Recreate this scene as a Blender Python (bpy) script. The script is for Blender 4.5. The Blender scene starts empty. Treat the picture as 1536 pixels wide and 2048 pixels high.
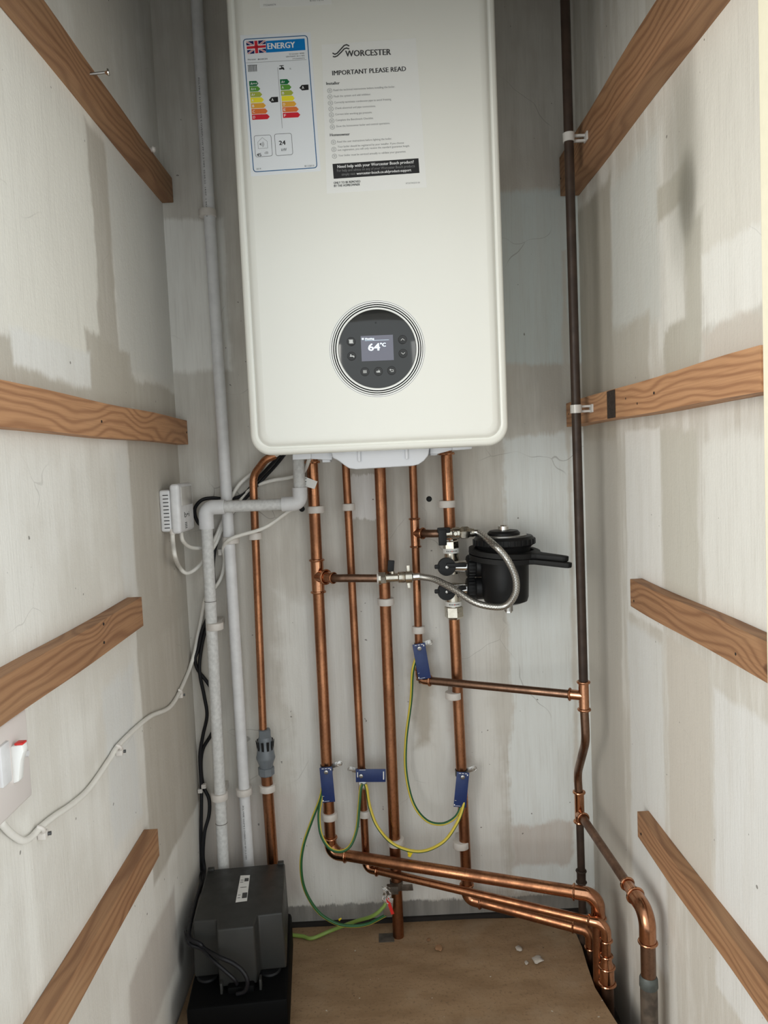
import bpy, bmesh, math, random
from mathutils import Vector, Matrix
random.seed(7)
S = bpy.context.scene
COL = S.collection
PI = math.pi

# ------------------------------------------------------------------ camera, world, lights, exposure
YAW, PITCH, ROLL, FPX = 0.0102, 0.0691, 0.0437, 1500.0
EYE = Vector((0.0, -1.468, 0.937))
_f = Vector((math.sin(YAW)*math.cos(PITCH), math.cos(YAW)*math.cos(PITCH), -math.sin(PITCH)))
_r = Vector((math.cos(YAW), -math.sin(YAW), 0.0))
_d = _f.cross(_r)
CR = _r*math.cos(ROLL) + _d*math.sin(ROLL)
CD = _d*math.cos(ROLL) - _r*math.sin(ROLL)
CF = _f
cam = bpy.data.cameras.new('camera'); camo = bpy.data.objects.new('camera', cam); COL.objects.link(camo)
cam.sensor_fit = 'VERTICAL'; cam.sensor_height = 36.0; cam.lens = 36.0*FPX/2048.0
cam.clip_start = 0.02; cam.clip_end = 50
mw = Matrix.Identity(4)
for i in range(3):
    mw[i][0] = CR[i]; mw[i][1] = -CD[i]; mw[i][2] = -CF[i]; mw[i][3] = EYE[i]
camo.matrix_world = mw
S.camera = camo

S.view_settings.view_transform = 'Standard'
S.view_settings.look = 'None'
S.view_settings.gamma = 1.0
S.view_settings.use_curve_mapping = False
S.view_settings.exposure = 0.0

W = bpy.data.worlds.new('room_light'); S.world = W; W.use_nodes = True
bg = W.node_tree.nodes['Background']; bg.inputs[0].default_value = (0.925, 0.985, 1.0, 1); bg.inputs[1].default_value = 1.34

def area(name, loc, target, sx, sy, power, col):
    l = bpy.data.lights.new(name, 'AREA'); l.shape = 'RECTANGLE'; l.size = sx; l.size_y = sy
    l.energy = power; l.color = col
    o = bpy.data.objects.new(name, l); COL.objects.link(o); o.location = loc
    o.rotation_euler = (Vector(target)-Vector(loc)).to_track_quat('-Z', 'Y').to_euler()
    return o
# added fill lamps, one per side, to brighten the cupboard's side walls
area('side_fill_left', (-1.7, -2.3, 1.0), (0.2, -0.4, 0.8), 1.4, 1.4, 48, (1.0, 0.97, 0.90))
area('side_fill_right', (1.7, -2.3, 1.0), (-0.2, -0.4, 0.8), 1.4, 1.4, 18, (1.0, 0.99, 0.95))
HEADER_Z = 1.43

# ------------------------------------------------------------------ helpers
def ray(u, v): return CR*((u-768)/FPX) + CD*((v-1024)/FPX) + CF
def P(u, v, Y):
    d = ray(u, v); return EYE + d*((Y-EYE.y)/d.y)
def PX(u, v, X):
    d = ray(u, v); return EYE + d*((X-EYE.x)/d.x)
def PZ(u, v, Z):
    d = ray(u, v); return EYE + d*((Z-EYE.z)/d.z)
def V(*a): return Vector(a)

class MB:
    def __init__(s): s.v = []; s.f = []; s.fm = []; s.mats = []; s.cur = 0
    def mat(s, m):
        if m not in s.mats: s.mats.append(m)
        s.cur = s.mats.index(m); return s
    def add(s, vs, fs, mi=None):
        o = len(s.v); s.v += [Vector(p) for p in vs]
        for k, f in enumerate(fs):
            s.f.append(tuple(i+o for i in f))
            s.fm.append(s.cur if mi is None else (mi[k] if isinstance(mi, list) else mi))
        return s
    def bm(s, b):
        b.verts.ensure_lookup_table(); b.verts.index_update()
        s.add([v.co.copy() for v in b.verts], [tuple(v.index for v in f.verts) for f in b.faces]); b.free(); return s
    def box(s, c, size, rot=None, bevel=0.0, seg=2):
        b = bmesh.new(); bmesh.ops.create_cube(b, size=1.0)
        for v in b.verts: v.co = Vector((v.co.x*size[0], v.co.y*size[1], v.co.z*size[2]))
        if bevel > 0: bmesh.ops.bevel(b, geom=list(b.edges), offset=bevel, segments=seg, profile=0.5, affect='EDGES')
        for v in b.verts:
            if rot is not None: v.co = rot @ v.co
            v.co += Vector(c)
        return s.bm(b)
    def tube(s, pts, r, seg=20, caps=True, radii=None, mi=None):
        pts = [Vector(p) for p in pts]; n = len(pts)
        tan = []
        for i in range(n):
            a = pts[max(0, i-1)]; b = pts[min(n-1, i+1)]
            tan.append((b-a).normalized())
        up = Vector((0, -1, 0)) if abs(tan[0].y) < 0.9 else Vector((0, 0, 1))
        nrm = (up - tan[0]*up.dot(tan[0])).normalized()
        vs = []; fs = []; mm = []
        for i in range(n):
            nrm = (nrm - tan[i]*nrm.dot(tan[i])).normalized()
            bn = tan[i].cross(nrm)
            rr = radii[i] if radii else r
            for k in range(seg):
                a = 2*PI*k/seg
                vs.append(pts[i] + (nrm*math.cos(a) + bn*math.sin(a))*rr)
        for i in range(n-1):
            for k in range(seg):
                k2 = (k+1) % seg
                fs.append((i*seg+k, (i+1)*seg+k, (i+1)*seg+k2, i*seg+k2))
                mm.append(mi[k % len(mi)] if mi else s.cur)
        if caps:
            fs.append(tuple(range(seg))); mm.append(s.cur)
            fs.append(tuple((n-1)*seg+k for k in reversed(range(seg)))); mm.append(s.cur)
        return s.add(vs, fs, mm)
    def lathe(s, prof, origin, axis, seg=28, caps=True, mats=None):
        ax = Vector(axis).normalized(); o = Vector(origin)
        e1 = ax.orthogonal().normalized(); e2 = ax.cross(e1)
        vs = []; fs = []; mm = []
        for t, r in prof:
            for k in range(seg):
                a = 2*PI*k/seg
                vs.append(o + ax*t + (e1*math.cos(a)+e2*math.sin(a))*max(r, 1e-5))
        for i in range(len(prof)-1):
            for k in range(seg):
                k2 = (k+1) % seg
                fs.append((i*seg+k, i*seg+k2, (i+1)*seg+k2, (i+1)*seg+k)); mm.append(mats[i] if mats else s.cur)
        if caps:
            fs.append(tuple(reversed(range(seg)))); mm.append(mats[0] if mats else s.cur)
            n = len(prof)-1
            fs.append(tuple(n*seg+k for k in range(seg))); mm.append(mats[-1] if mats else s.cur)
        return s.add(vs, fs, mm)
    def prism(s, poly, o, ex, ey, th, bevel=0.0, seg=2):
        o = Vector(o); ex = Vector(ex); ey = Vector(ey); ez = ex.cross(ey).normalized()
        b = bmesh.new()
        lo = [b.verts.new(o+ex*p[0]+ey*p[1]) for p in poly]
        hi = [b.verts.new(o+ex*p[0]+ey*p[1]+ez*th) for p in poly]
        n = len(poly)
        b.faces.new(list(reversed(lo))); b.faces.new(hi)
        for i in range(n): b.faces.new((lo[i], lo[(i+1) % n], hi[(i+1) % n], hi[i]))
        bmesh.ops.recalc_face_normals(b, faces=b.faces)
        if bevel > 0: bmesh.ops.bevel(b, geom=list(b.edges), offset=bevel, segments=seg, profile=0.5, affect='EDGES')
        return s.bm(b)
    def ring(s, c, axis, R, r, seg=28, rs=8):
        ax = Vector(axis).normalized()
        return s.lathe([(r*math.sin(2*PI*j/rs), R + r*math.cos(2*PI*j/rs)) for j in range(rs+1)], c, ax, seg, caps=False)
    def plate(s, poly):                      # a flat printed face
        return s.add(poly, [tuple(range(len(poly)))])

TOPLOC = {}
def link(o, parent=None):
    COL.objects.link(o)
    if parent is not None: o.parent = parent
    return o
def root_of(o):
    while o.parent is not None: o = o.parent
    return o
def tag(o, label=None, cat=None, group=None, kind=None):
    if label: o['label'] = label
    if cat: o['category'] = cat
    if group: o['group'] = group
    if kind: o['kind'] = kind
    return o
def obj(name, mb, parent=None, sharp=38, smooth=True, origin=None):
    if parent is not None: off = root_of(parent).location.copy()
    elif origin is not None: off = Vector(origin)
    else:
        xs = [v.x for v in mb.v]; ys = [v.y for v in mb.v]; zs = [v.z for v in mb.v]
        off = Vector(((min(xs)+max(xs))/2, (min(ys)+max(ys))/2, min(zs)))
    me = bpy.data.meshes.new(name)
    me.from_pydata([tuple(v-off) for v in mb.v], [], mb.f); me.update()
    for m in mb.mats: me.materials.append(m)
    for i, p in enumerate(me.polygons): p.material_index = mb.fm[i]
    if smooth:
        me.shade_smooth(); me.set_sharp_from_angle(angle=math.radians(sharp))
    o = bpy.data.objects.new(name, me); link(o, parent)
    if parent is None: o.location = off
    return o
def thing(name, label, cat, loc, group=None):
    o = bpy.data.objects.new(name, None); o.empty_display_size = 0.02; COL.objects.link(o)
    o.location = loc
    return tag(o, label, cat, group)
def struct(name, mb, smooth=False):
    o = obj(name, mb, smooth=smooth, origin=(0, 0, 0)); o['kind'] = 'structure'; return o
def dup(root, loc, label, group=None):
    r = root.copy(); COL.objects.link(r); r.location = loc; r['label'] = label
    if group: r['group'] = group
    for ch in list(root.children):
        c = ch.copy(); COL.objects.link(c); c.parent = r
        for g in list(ch.children):
            d = g.copy(); COL.objects.link(d); d.parent = c
    return r

def fillet(pts, R, n=8):
    pts = [Vector(p) for p in pts]; out = [pts[0]]
    for i in range(1, len(pts)-1):
        a, b, c = pts[i-1], pts[i], pts[i+1]
        rr = R[i-1] if isinstance(R, (list, tuple)) else R
        d1 = (a-b).normalized(); d2 = (c-b).normalized()
        ang = d1.angle(d2)
        if ang > PI-0.02: out.append(b); continue
        t = min(rr/math.tan(ang/2), 0.49*(a-b).length, 0.49*(c-b).length)
        p0 = b+d1*t; p2 = b+d2*t
        bis = (d1+d2).normalized(); rad = t*math.tan(ang/2)
        cen = b+bis*(rad/math.sin(ang/2))
        u0 = (p0-cen); u2 = (p2-cen); th = u0.angle(u2)
        for k in range(n+1):
            w = k/n
            q = (u0*math.sin((1-w)*th)+u2*math.sin(w*th))/math.sin(th)
            out.append(cen+q)
    out.append(pts[-1]); return out
def spline(pts, n=8):
    pts = [Vector(p) for p in pts]; out = []
    for i in range(len(pts)-1):
        p0 = pts[i-1] if i > 0 else pts[0]*2-pts[1]
        p1, p2 = pts[i], pts[i+1]
        p3 = pts[i+2] if i+2 < len(pts) else pts[-1]*2-pts[-2]
        for k in range(n):
            t = k/n
            out.append(0.5*((2*p1)+(p2-p0)*t+(2*p0-5*p1+4*p2-p3)*t*t+(3*p1-p0-3*p2+p3)*t**3))
    out.append(pts[-1]); return out

# ------------------------------------------------------------------ materials
def srgb(r, g, b):
    f = lambda c: (c/255/12.92) if c/255 <= 0.04045 else ((c/255+0.055)/1.055)**2.4
    return (f(r), f(g), f(b), 1)
class NT:
    def __init__(s, name):
        s.m = bpy.data.materials.new(name); s.m.use_nodes = True; s.t = s.m.node_tree
        s.b = s.t.nodes['Principled BSDF']
    def n(s, typ, **kw):
        x = s.t.nodes.new(typ)
        for k, v in kw.items(): setattr(x, k, v)
        return x
    def l(s, a, b): s.t.links.new(a, b)
    def math(s, op, a, b=None, c=None, clamp=False):
        x = s.n('ShaderNodeMath', operation=op); x.use_clamp = clamp
        for i, q in enumerate((a, b, c)):
            if q is None: continue
            if isinstance(q, (int, float)): x.inputs[i].default_value = q
            else: s.l(q, x.inputs[i])
        return x.outputs[0]
    def noise(s, vec, scale, detail=3, rough=0.55, sc=None, off=None):
        if sc is not None or off is not None:
            mp = s.n('ShaderNodeMapping'); s.l(vec, mp.inputs[0])
            if sc is not None: mp.inputs['Scale'].default_value = sc
            if off is not None: mp.inputs['Location'].default_value = off
            vec = mp.outputs[0]
        x = s.n('ShaderNodeTexNoise'); x.inputs['Scale'].default_value = scale
        x.inputs['Detail'].default_value = detail; x.inputs['Roughness'].default_value = rough
        s.l(vec, x.inputs['Vector']); return x.outputs[0]
    def ramp(s, fac, a, b):
        x = s.n('ShaderNodeMapRange'); x.interpolation_type = 'SMOOTHSTEP'
        x.inputs[1].default_value = a; x.inputs[2].default_value = b
        s.l(fac, x.inputs[0]); return x.outputs[0]
    def mix(s, fac, a, b):
        x = s.n('ShaderNodeMix', data_type='RGBA')
        for i, q in ((0, fac), (6, a), (7, b)):
            if isinstance(q, (int, float, tuple, list)): x.inputs[i].default_value = q
            else: s.l(q, x.inputs[i])
        return x.outputs[2]
    def bump(s, h, strength, dist):
        x = s.n('ShaderNodeBump'); x.inputs['Strength'].default_value = strength; x.inputs['Distance'].default_value = dist
        s.l(h, x.inputs['Height']); s.l(x.outputs[0], s.b.inputs['Normal'])
def simple(name, col, rough=0.5, metal=0.0, var=0.0, vscale=60, bump=0.0, emit=None, coat=0.0, spec=None):
    q = NT(name); b = q.b
    b.inputs['Base Color'].default_value = col; b.inputs['Roughness'].default_value = rough; b.inputs['Metallic'].default_value = metal
    if coat: b.inputs['Coat Weight'].default_value = coat; b.inputs['Coat Roughness'].default_value = 0.08
    if spec is not None: b.inputs['Specular IOR Level'].default_value = spec
    if emit:
        b.inputs['Emission Color'].default_value = emit[0]; b.inputs['Emission Strength'].default_value = emit[1]
    tc = q.n('ShaderNodeTexCoord').outputs['Object']
    if var:
        f = q.ramp(q.noise(tc, vscale), 0.3, 0.7)
        dk = tuple(c*(1-var) for c in col[:3])+(1,)
        q.l(q.mix(f, dk, col), b.inputs['Base Color'])
        q.l(q.math('MULTIPLY_ADD', f, -0.12, rough+0.06), b.inputs['Roughness'])
    if bump: q.bump(q.noise(tc, vscale*4), bump, 0.001)
    return q.m
def copper(name, c1, c2, r1, r2, scale=30):
    q = NT(name); b = q.b; b.inputs['Metallic'].default_value = 1.0
    pos = q.n('ShaderNodeNewGeometry').outputs['Position']
    n1 = q.ramp(q.noise(pos, scale, 4, 0.6, sc=(1, 1, 0.35)), 0.35, 0.68)
    n2 = q.ramp(q.noise(pos, 220, 2), 0.45, 0.75)
    col = q.mix(n1, c1, c2)
    col = q.mix(q.math('MULTIPLY', n2, 0.30), col, tuple(x*0.45 for x in c2[:3])+(1,))
    q.l(col, b.inputs['Base Color'])
    q.l(q.math('MULTIPLY_ADD', n1, r2-r1, r1), b.inputs['Roughness'])
    return q.m
M_COP = copper('copper', (0.43, 0.195, 0.100, 1), (0.255, 0.113, 0.060, 1), 0.26, 0.42)
M_FIT = copper('copper_fitting', (0.60, 0.30, 0.170, 1), (0.40, 0.188, 0.105, 1), 0.12, 0.26)
M_TARN = copper('tarnished_copper', (0.26, 0.155, 0.105, 1), (0.18, 0.105, 0.072, 1), 0.30, 0.45)
M_OLDP = simple('brown_painted_pipe', (0.045, 0.028, 0.020, 1), 0.48, 0, 0.35, 40, spec=0.3)
M_OLDG = simple('weathered_grey_pipe', (0.11, 0.085, 0.065, 1), 0.6, 0.3, 0.5, 60)
M_SOLD = simple('grey_solder', (0.085, 0.095, 0.09, 1), 0.6, 0.2, 0.4)
M_NICK = simple('nickel_plate', (0.62, 0.58, 0.50, 1), 0.24, 1.0, 0.2, 80)
M_CHR = simple('chrome', (0.80, 0.79, 0.77, 1), 0.12, 1.0)
M_STEEL = simple('zinc_steel', (0.55, 0.54, 0.52, 1), 0.35, 1.0, 0.2)
M_DSTEEL = simple('dark_steel', (0.10, 0.10, 0.10, 1), 0.4, 0.8)
M_PVC = simple('white_pvc', (0.72, 0.72, 0.73, 1), 0.42, 0, 0.10, 50)
M_PVCD = simple('dusty_white_pvc', (0.66, 0.66, 0.65, 1), 0.55, 0, 0.17, 160)
M_CLIP = simple('white_nylon', (0.66, 0.62, 0.58, 1), 0.45, 0, 0.08)
M_CABLE = simple('white_cable', (0.78, 0.76, 0.71, 1), 0.42, 0, 0.06, 40)
M_BCABLE = simple('black_cable', (0.007, 0.007, 0.009, 1), 0.45, spec=0.3)
M_BLK = simple('black_plastic', (0.0075, 0.0078, 0.0085, 1), 0.45, 0, 0, 80, spec=0.28)
M_BLKR = simple('black_rubber', (0.009, 0.009, 0.009, 1), 0.60, spec=0.3)
M_GREYP = simple('charcoal_plastic', (0.030, 0.030, 0.028, 1), 0.42, 0, 0.12, 40, bump=0.05, spec=0.35)
M_TANK = simple('matt_black_plastic', (0.0022, 0.0024, 0.0026, 1), 0.6, spec=0.08)
M_TUND = simple('blue_grey_plastic', (0.155, 0.175, 0.195, 1), 0.40, 0, 0.10)
M_BLUE = simple('blue_enamel', (0.012, 0.034, 0.145, 1), 0.42, 0, 0.15, 60)
M_GRN = simple('green_insulation', (0.016, 0.105, 0.030, 1), 0.40)
M_YEL = simple('yellow_insulation', (0.66, 0.52, 0.06, 1), 0.40)
M_OLIVE = simple('faded_green_insulation', (0.22, 0.33, 0.07, 1), 0.45)
M_YTAPE = simple('yellow_plastic', (0.80, 0.62, 0.02, 1), 0.4)
M_ENAM = simple('white_enamel', (0.785, 0.78, 0.725, 1), 0.26, 0, 0, 8)
M_TRAY = simple('grey_white_plastic', (0.60, 0.61, 0.64, 1), 0.38)
M_RING = simple('bright_white_plastic', (0.84, 0.84, 0.82, 1), 0.3)
M_DISP = simple('smoked_black_glass', (0.020, 0.021, 0.021, 1), 0.07, 0, coat=0.3)
M_BTN = simple('black_button', (0.012, 0.012, 0.012, 1), 0.35)
M_SCR = simple('lcd_screen', (0.10, 0.10, 0.12, 1), 0.25, emit=((0.28, 0.29, 0.38, 1), 0.24))
M_SCRT = simple('lcd_digits', (0.6, 0.8, 0.9, 1), 0.3, emit=((0.72, 0.90, 1.0, 1), 1.6))
M_ICON = simple('white_print', (0.75, 0.76, 0.75, 1), 0.5)
M_RED = simple('red_plastic', (0.65, 0.03, 0.025, 1), 0.35)
M_SWP = simple('pinkish_white_plastic', (0.72, 0.665, 0.64, 1), 0.28)
M_PAPER = simple('white_sticker_paper', (0.79, 0.79, 0.765, 1), 0.40)
M_PAPW = simple('white_label', (0.76, 0.785, 0.81, 1), 0.40)
M_INK = simple('black_ink', (0.012, 0.012, 0.013, 1), 0.5)
M_INKG = simple('grey_ink', (0.22, 0.22, 0.22, 1), 0.5)
M_INKD = simple('dark_grey_ink', (0.055, 0.055, 0.055, 1), 0.5)
M_WHT = simple('white_ink', (0.80, 0.80, 0.80, 1), 0.5)
M_CLEAR = simple('smoky_clear_plastic', (0.52, 0.50, 0.47, 1), 0.15)
M_FOIL = simple('crumpled_foil', (0.75, 0.74, 0.72, 1), 0.22, 1.0, 0.2, 200, bump=0.8)
M_DEBR = simple('plaster_debris', (0.55, 0.50, 0.44, 1), 0.8, 0, 0.3)
M_CREAM = simple('cream_gloss_paint', (0.86, 0.80, 0.62, 1), 0.45, 0, 0.04)
def ink(n, c): return simple(n, srgb(*c), 0.45)
E_BLUE = ink('label_blue', (0, 120, 190)); E_NAVY = ink('flag_navy', (30, 30, 90)); E_FRED = ink('flag_red', (200, 40, 55))
E_BORD = ink('label_border_blue', (20, 90, 140))
E_CLS = [ink('class_dark_green', (20, 105, 60)), ink('class_green', (90, 150, 60)), ink('class_lime', (165, 175, 70)), ink('class_yellow', (235, 220, 50)),
         ink('class_amber', (225, 165, 60)), ink('class_orange', (220, 115, 55)), ink('class_red', (205, 35, 50))]

def wood(name, axis, tone=1.0, knots=True):
    q = NT(name); b = q.b
    pos = q.n('ShaderNodeTexCoord').outputs['Object']
    oi = q.n('ShaderNodeObjectInfo')
    cmb = q.n('ShaderNodeVectorMath', operation='ADD'); q.l(pos, cmb.inputs[0])
    sh = q.n('ShaderNodeCombineXYZ'); q.l(q.math('MULTIPLY', oi.outputs['Random'], 7.0), sh.inputs[0]); q.l(q.math('MULTIPLY', oi.outputs['Random'], 3.0), sh.inputs[2]); q.l(sh.outputs[0], cmb.inputs[1])
    p = cmb.outputs[0]
    warp = q.noise(p, 1.0, 2, 0.5, sc=(14, 4.0, 14))
    s = q.n('ShaderNodeSeparateXYZ'); q.l(p, s.inputs[0])
    kv = q.n('ShaderNodeCombineXYZ'); q.l(q.math('MULTIPLY', s.outputs[1], 4.2), kv.inputs[0]); q.l(q.math('MULTIPLY', s.outputs[2], 11.0), kv.inputs[1])
    vo = q.n('ShaderNodeTexVoronoi'); vo.inputs['Scale'].default_value = 1.0; q.l(kv.outputs[0], vo.inputs['Vector'])
    kd = vo.outputs['Distance']
    near = q.ramp(kd, 0.42, 0.0)
    ph = q.math('ADD', q.math('ADD', q.math('MULTIPLY', s.outputs[2], 520), q.math('MULTIPLY', s.outputs[0], 330)), q.math('ADD', q.math('MULTIPLY', warp, 30), q.math('MULTIPLY', near, 16)))
    rings = q.math('POWER', q.math('MULTIPLY_ADD', q.math('SINE', ph), 0.5, 0.5), 2.0)
    fine = q.noise(p, 1.0, 4, 0.65, sc=(520, 8, 520))
    big = q.noise(p, 1.0, 2, 0.5, sc=(10, 3, 10))
    A = tuple(c*tone for c in (0.50, 0.265, 0.130))+(1,); Bc = tuple(c*tone for c in (0.24, 0.100, 0.044))+(1,); Cc = tuple(c*tone for c in (0.60, 0.37, 0.20))+(1,)
    col = q.mix(q.math('MULTIPLY', rings, 0.62), A, Bc)
    col = q.mix(q.math('MULTIPLY', q.ramp(fine, 0.4, 0.75), 0.40), col, Bc)
    col = q.mix(q.math('MULTIPLY', q.ramp(big, 0.5, 0.75), 0.45), col, Cc)
    col = q.mix(q.math('MULTIPLY', q.ramp(kd, 0.105, 0.075), 0.8), col, tuple(c*tone for c in (0.13, 0.05, 0.022))+(1,))
    q.l(col, b.inputs['Base Color']); b.inputs['Roughness'].default_value = 0.68
    q.bump(fine, 0.25, 0.0006)
    return q.m
M_WOOD = wood('pine', 'Y', 0.98)
M_WOODR = wood('reddish_pine', 'Y', 0.70)
M_WOODD = wood('aged_pine', 'Y', 0.66)
M_SOOT = simple('scorch_mark', (0.035, 0.022, 0.015, 1), 0.85, 0, 0.4, 200)

def wall_mat(name, ax, ay, base, light, patches, seed, streak, stains=(), cracks=0.5, grime=None):
    """painted plaster; ax, ay = indices of the wall's two world axes; patches = (a0,a1,b0,b1,colour,ragged,soft)"""
    q = NT(name); b = q.b
    pos = q.n('ShaderNodeNewGeometry').outputs['Position']
    sp = q.n('ShaderNodeSeparateXYZ'); q.l(pos, sp.inputs[0])
    A, B = sp.outputs[ax], sp.outputs[ay]
    off = (seed*1.7, seed*0.9, seed*2.3)
    n_big = q.noise(pos, 5.0, 3, 0.55, off=off)
    n_mid = q.noise(pos, 22.0, 4, 0.6, off=off)
    n_fin = q.noise(pos, 260.0, 3, 0.6)
    stk = q.noise(pos, 1.0, 4, 0.62, sc=(38, 38, 4.5), off=off)
    stf = q.noise(pos, 1.0, 3, 0.6, sc=(300, 300, 10), off=off)
    f = q.ramp(q.math('ADD', q.math('MULTIPLY', stk, streak), q.math('MULTIPLY', n_big, 1-streak)), 0.42, 0.62)
    col = q.mix(f, base, light)
    edge = q.math('ADD', q.math('MULTIPLY_ADD', n_mid, 1.0, -0.5), q.math('MULTIPLY_ADD', n_big, 1.4, -0.7))
    edge = q.math('ADD', edge, q.math('MULTIPLY_ADD', stf, 0.5, -0.25))
    for (a0, a1, b0, b1, c, rag, soft) in patches:
        da = q.math('SUBTRACT', q.math('ABSOLUTE', q.math('SUBTRACT', A, (a0+a1)/2)), abs(a1-a0)/2)
        db = q.math('SUBTRACT', q.math('ABSOLUTE', q.math('SUBTRACT', B, (b0+b1)/2)), abs(b1-b0)/2)
        d = q.math('ADD', q.math('MAXIMUM', da, db), q.math('MULTIPLY', edge, rag))
        mk = q.ramp(d, soft, -soft)
        mk = q.math('MULTIPLY', mk, q.math('MULTIPLY_ADD', stk, 0.9, 0.46, clamp=True))
        col = q.mix(mk, col, c)
    for (a, bb, ra, rb, c, k) in stains:
        ea = q.math('POWER', q.math('DIVIDE', q.math('SUBTRACT', A, a), ra), 2.0)
        eb = q.math('POWER', q.math('DIVIDE', q.math('SUBTRACT', B, bb), rb), 2.0)
        d = q.math('ADD', q.math('ADD', ea, eb), q.math('MULTIPLY', edge, 0.25))
        mk = q.math('MULTIPLY', q.math('POWER', q.ramp(d, 1.6, -0.1), 1.6), k)
        col = q.mix(mk, col, c)
    # fine brush marks, pin holes and hair cracks
    col = q.mix(q.math('MULTIPLY', q.ramp(stf, 0.48, 0.75), 0.16), col, tuple(x*0.72 for x in base[:3])+(1,))
    pin = q.ramp(q.noise(pos, 95, 1, 0.4, off=off), 0.80, 0.82)
    col = q.mix(q.math('MULTIPLY', pin, 0.75), col, (0.12, 0.105, 0.09, 1))
    vo = q.n('ShaderNodeTexVoronoi'); vo.feature = 'DISTANCE_TO_EDGE'; vo.inputs['Scale'].default_value = 3.2
    wv = q.n('ShaderNodeVectorMath', operation='ADD'); q.l(pos, wv.inputs[0])
    nz = q.n('ShaderNodeTexNoise'); nz.inputs['Scale'].default_value = 9; q.l(pos, nz.inputs[0])
    vm = q.n('ShaderNodeVectorMath', operation='SCALE'); vm.inputs['Scale'].default_value = 0.09; q.l(nz.outputs['Color'], vm.inputs[0]); q.l(vm.outputs[0], wv.inputs[1])
    q.l(wv.outputs[0], vo.inputs['Vector'])
    ck = q.math('MULTIPLY', q.ramp(vo.outputs['Distance'], 0.0026, 0.0006), q.ramp(n_big, 0.54, 0.64))
    col = q.mix(q.math('MULTIPLY', ck, cracks), col, (0.13, 0.115, 0.10, 1))
    q.l(col, b.inputs['Base Color'])
    b.inputs['Roughness'].default_value = 0.72
    h = q.math('ADD', q.math('ADD', q.math('MULTIPLY', stf, 0.35), q.math('MULTIPLY', n_fin, 0.25)), n_mid)
    q.bump(h, 0.28, 0.004)
    return q.m
def bpx(u0, v0, u1, v1, c, rag=0.03, soft=0.006):
    a = P(u0, v0, 0); d = P(u1, v1, 0); return (a.x, d.x, d.z, a.z, c, rag, soft)
XL, XR = -0.380, 0.411
def lpx(X, u0, v0, u1, v1, c, rag=0.03, soft=0.006):
    um, vm = (u0+u1)/2, (v0+v1)/2
    return (PX(u0, vm, X).y, PX(u1, vm, X).y, PX(um, v1, X).z, PX(um, v0, X).z, c, rag, soft)
C_LITE = (0.800, 0.787, 0.750, 1); C_COOL = (0.625, 0.675, 0.663, 1); C_BEIG = (0.450, 0.406, 0.344, 1); C_MID = (0.587, 0.556, 0.500, 1); C_CONC = (0.20, 0.19, 0.175, 1)
C_WARM = (0.750, 0.712, 0.637, 1); C_PINK = (0.575, 0.525, 0.481, 1)
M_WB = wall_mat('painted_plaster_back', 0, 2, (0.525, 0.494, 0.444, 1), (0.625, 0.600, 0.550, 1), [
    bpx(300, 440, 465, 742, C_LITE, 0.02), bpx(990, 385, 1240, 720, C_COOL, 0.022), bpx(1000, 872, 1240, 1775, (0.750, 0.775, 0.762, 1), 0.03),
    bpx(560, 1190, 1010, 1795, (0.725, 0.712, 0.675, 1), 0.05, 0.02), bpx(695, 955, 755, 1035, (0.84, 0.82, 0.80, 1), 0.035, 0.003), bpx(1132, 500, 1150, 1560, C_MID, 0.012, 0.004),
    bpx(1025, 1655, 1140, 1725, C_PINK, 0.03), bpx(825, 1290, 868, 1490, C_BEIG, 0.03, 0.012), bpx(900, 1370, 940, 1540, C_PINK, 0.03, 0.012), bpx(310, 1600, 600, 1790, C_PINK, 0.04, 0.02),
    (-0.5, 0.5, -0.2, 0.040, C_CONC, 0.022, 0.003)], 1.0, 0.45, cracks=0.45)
L = lambda *a, **k: lpx(XL, *a, **k)
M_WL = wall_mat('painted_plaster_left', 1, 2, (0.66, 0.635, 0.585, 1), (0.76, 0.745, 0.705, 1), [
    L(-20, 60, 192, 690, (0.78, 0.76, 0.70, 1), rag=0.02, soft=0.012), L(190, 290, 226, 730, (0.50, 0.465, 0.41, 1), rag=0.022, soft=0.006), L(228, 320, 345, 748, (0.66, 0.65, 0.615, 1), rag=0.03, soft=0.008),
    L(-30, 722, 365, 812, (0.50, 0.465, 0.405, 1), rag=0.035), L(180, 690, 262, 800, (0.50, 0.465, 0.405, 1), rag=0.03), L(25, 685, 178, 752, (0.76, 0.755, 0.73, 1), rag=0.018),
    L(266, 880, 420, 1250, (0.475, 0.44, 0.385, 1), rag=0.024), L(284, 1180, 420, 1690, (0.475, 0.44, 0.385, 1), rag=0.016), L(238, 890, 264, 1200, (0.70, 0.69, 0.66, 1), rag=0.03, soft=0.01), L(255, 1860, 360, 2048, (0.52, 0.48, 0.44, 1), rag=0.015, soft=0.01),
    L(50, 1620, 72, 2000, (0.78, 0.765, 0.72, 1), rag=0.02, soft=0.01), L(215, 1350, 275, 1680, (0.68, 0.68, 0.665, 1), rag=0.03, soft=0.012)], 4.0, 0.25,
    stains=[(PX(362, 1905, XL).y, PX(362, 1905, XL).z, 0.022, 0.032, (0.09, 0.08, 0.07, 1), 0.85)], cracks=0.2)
Rr = lambda *a, **k: lpx(XR, *a, **k)
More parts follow.
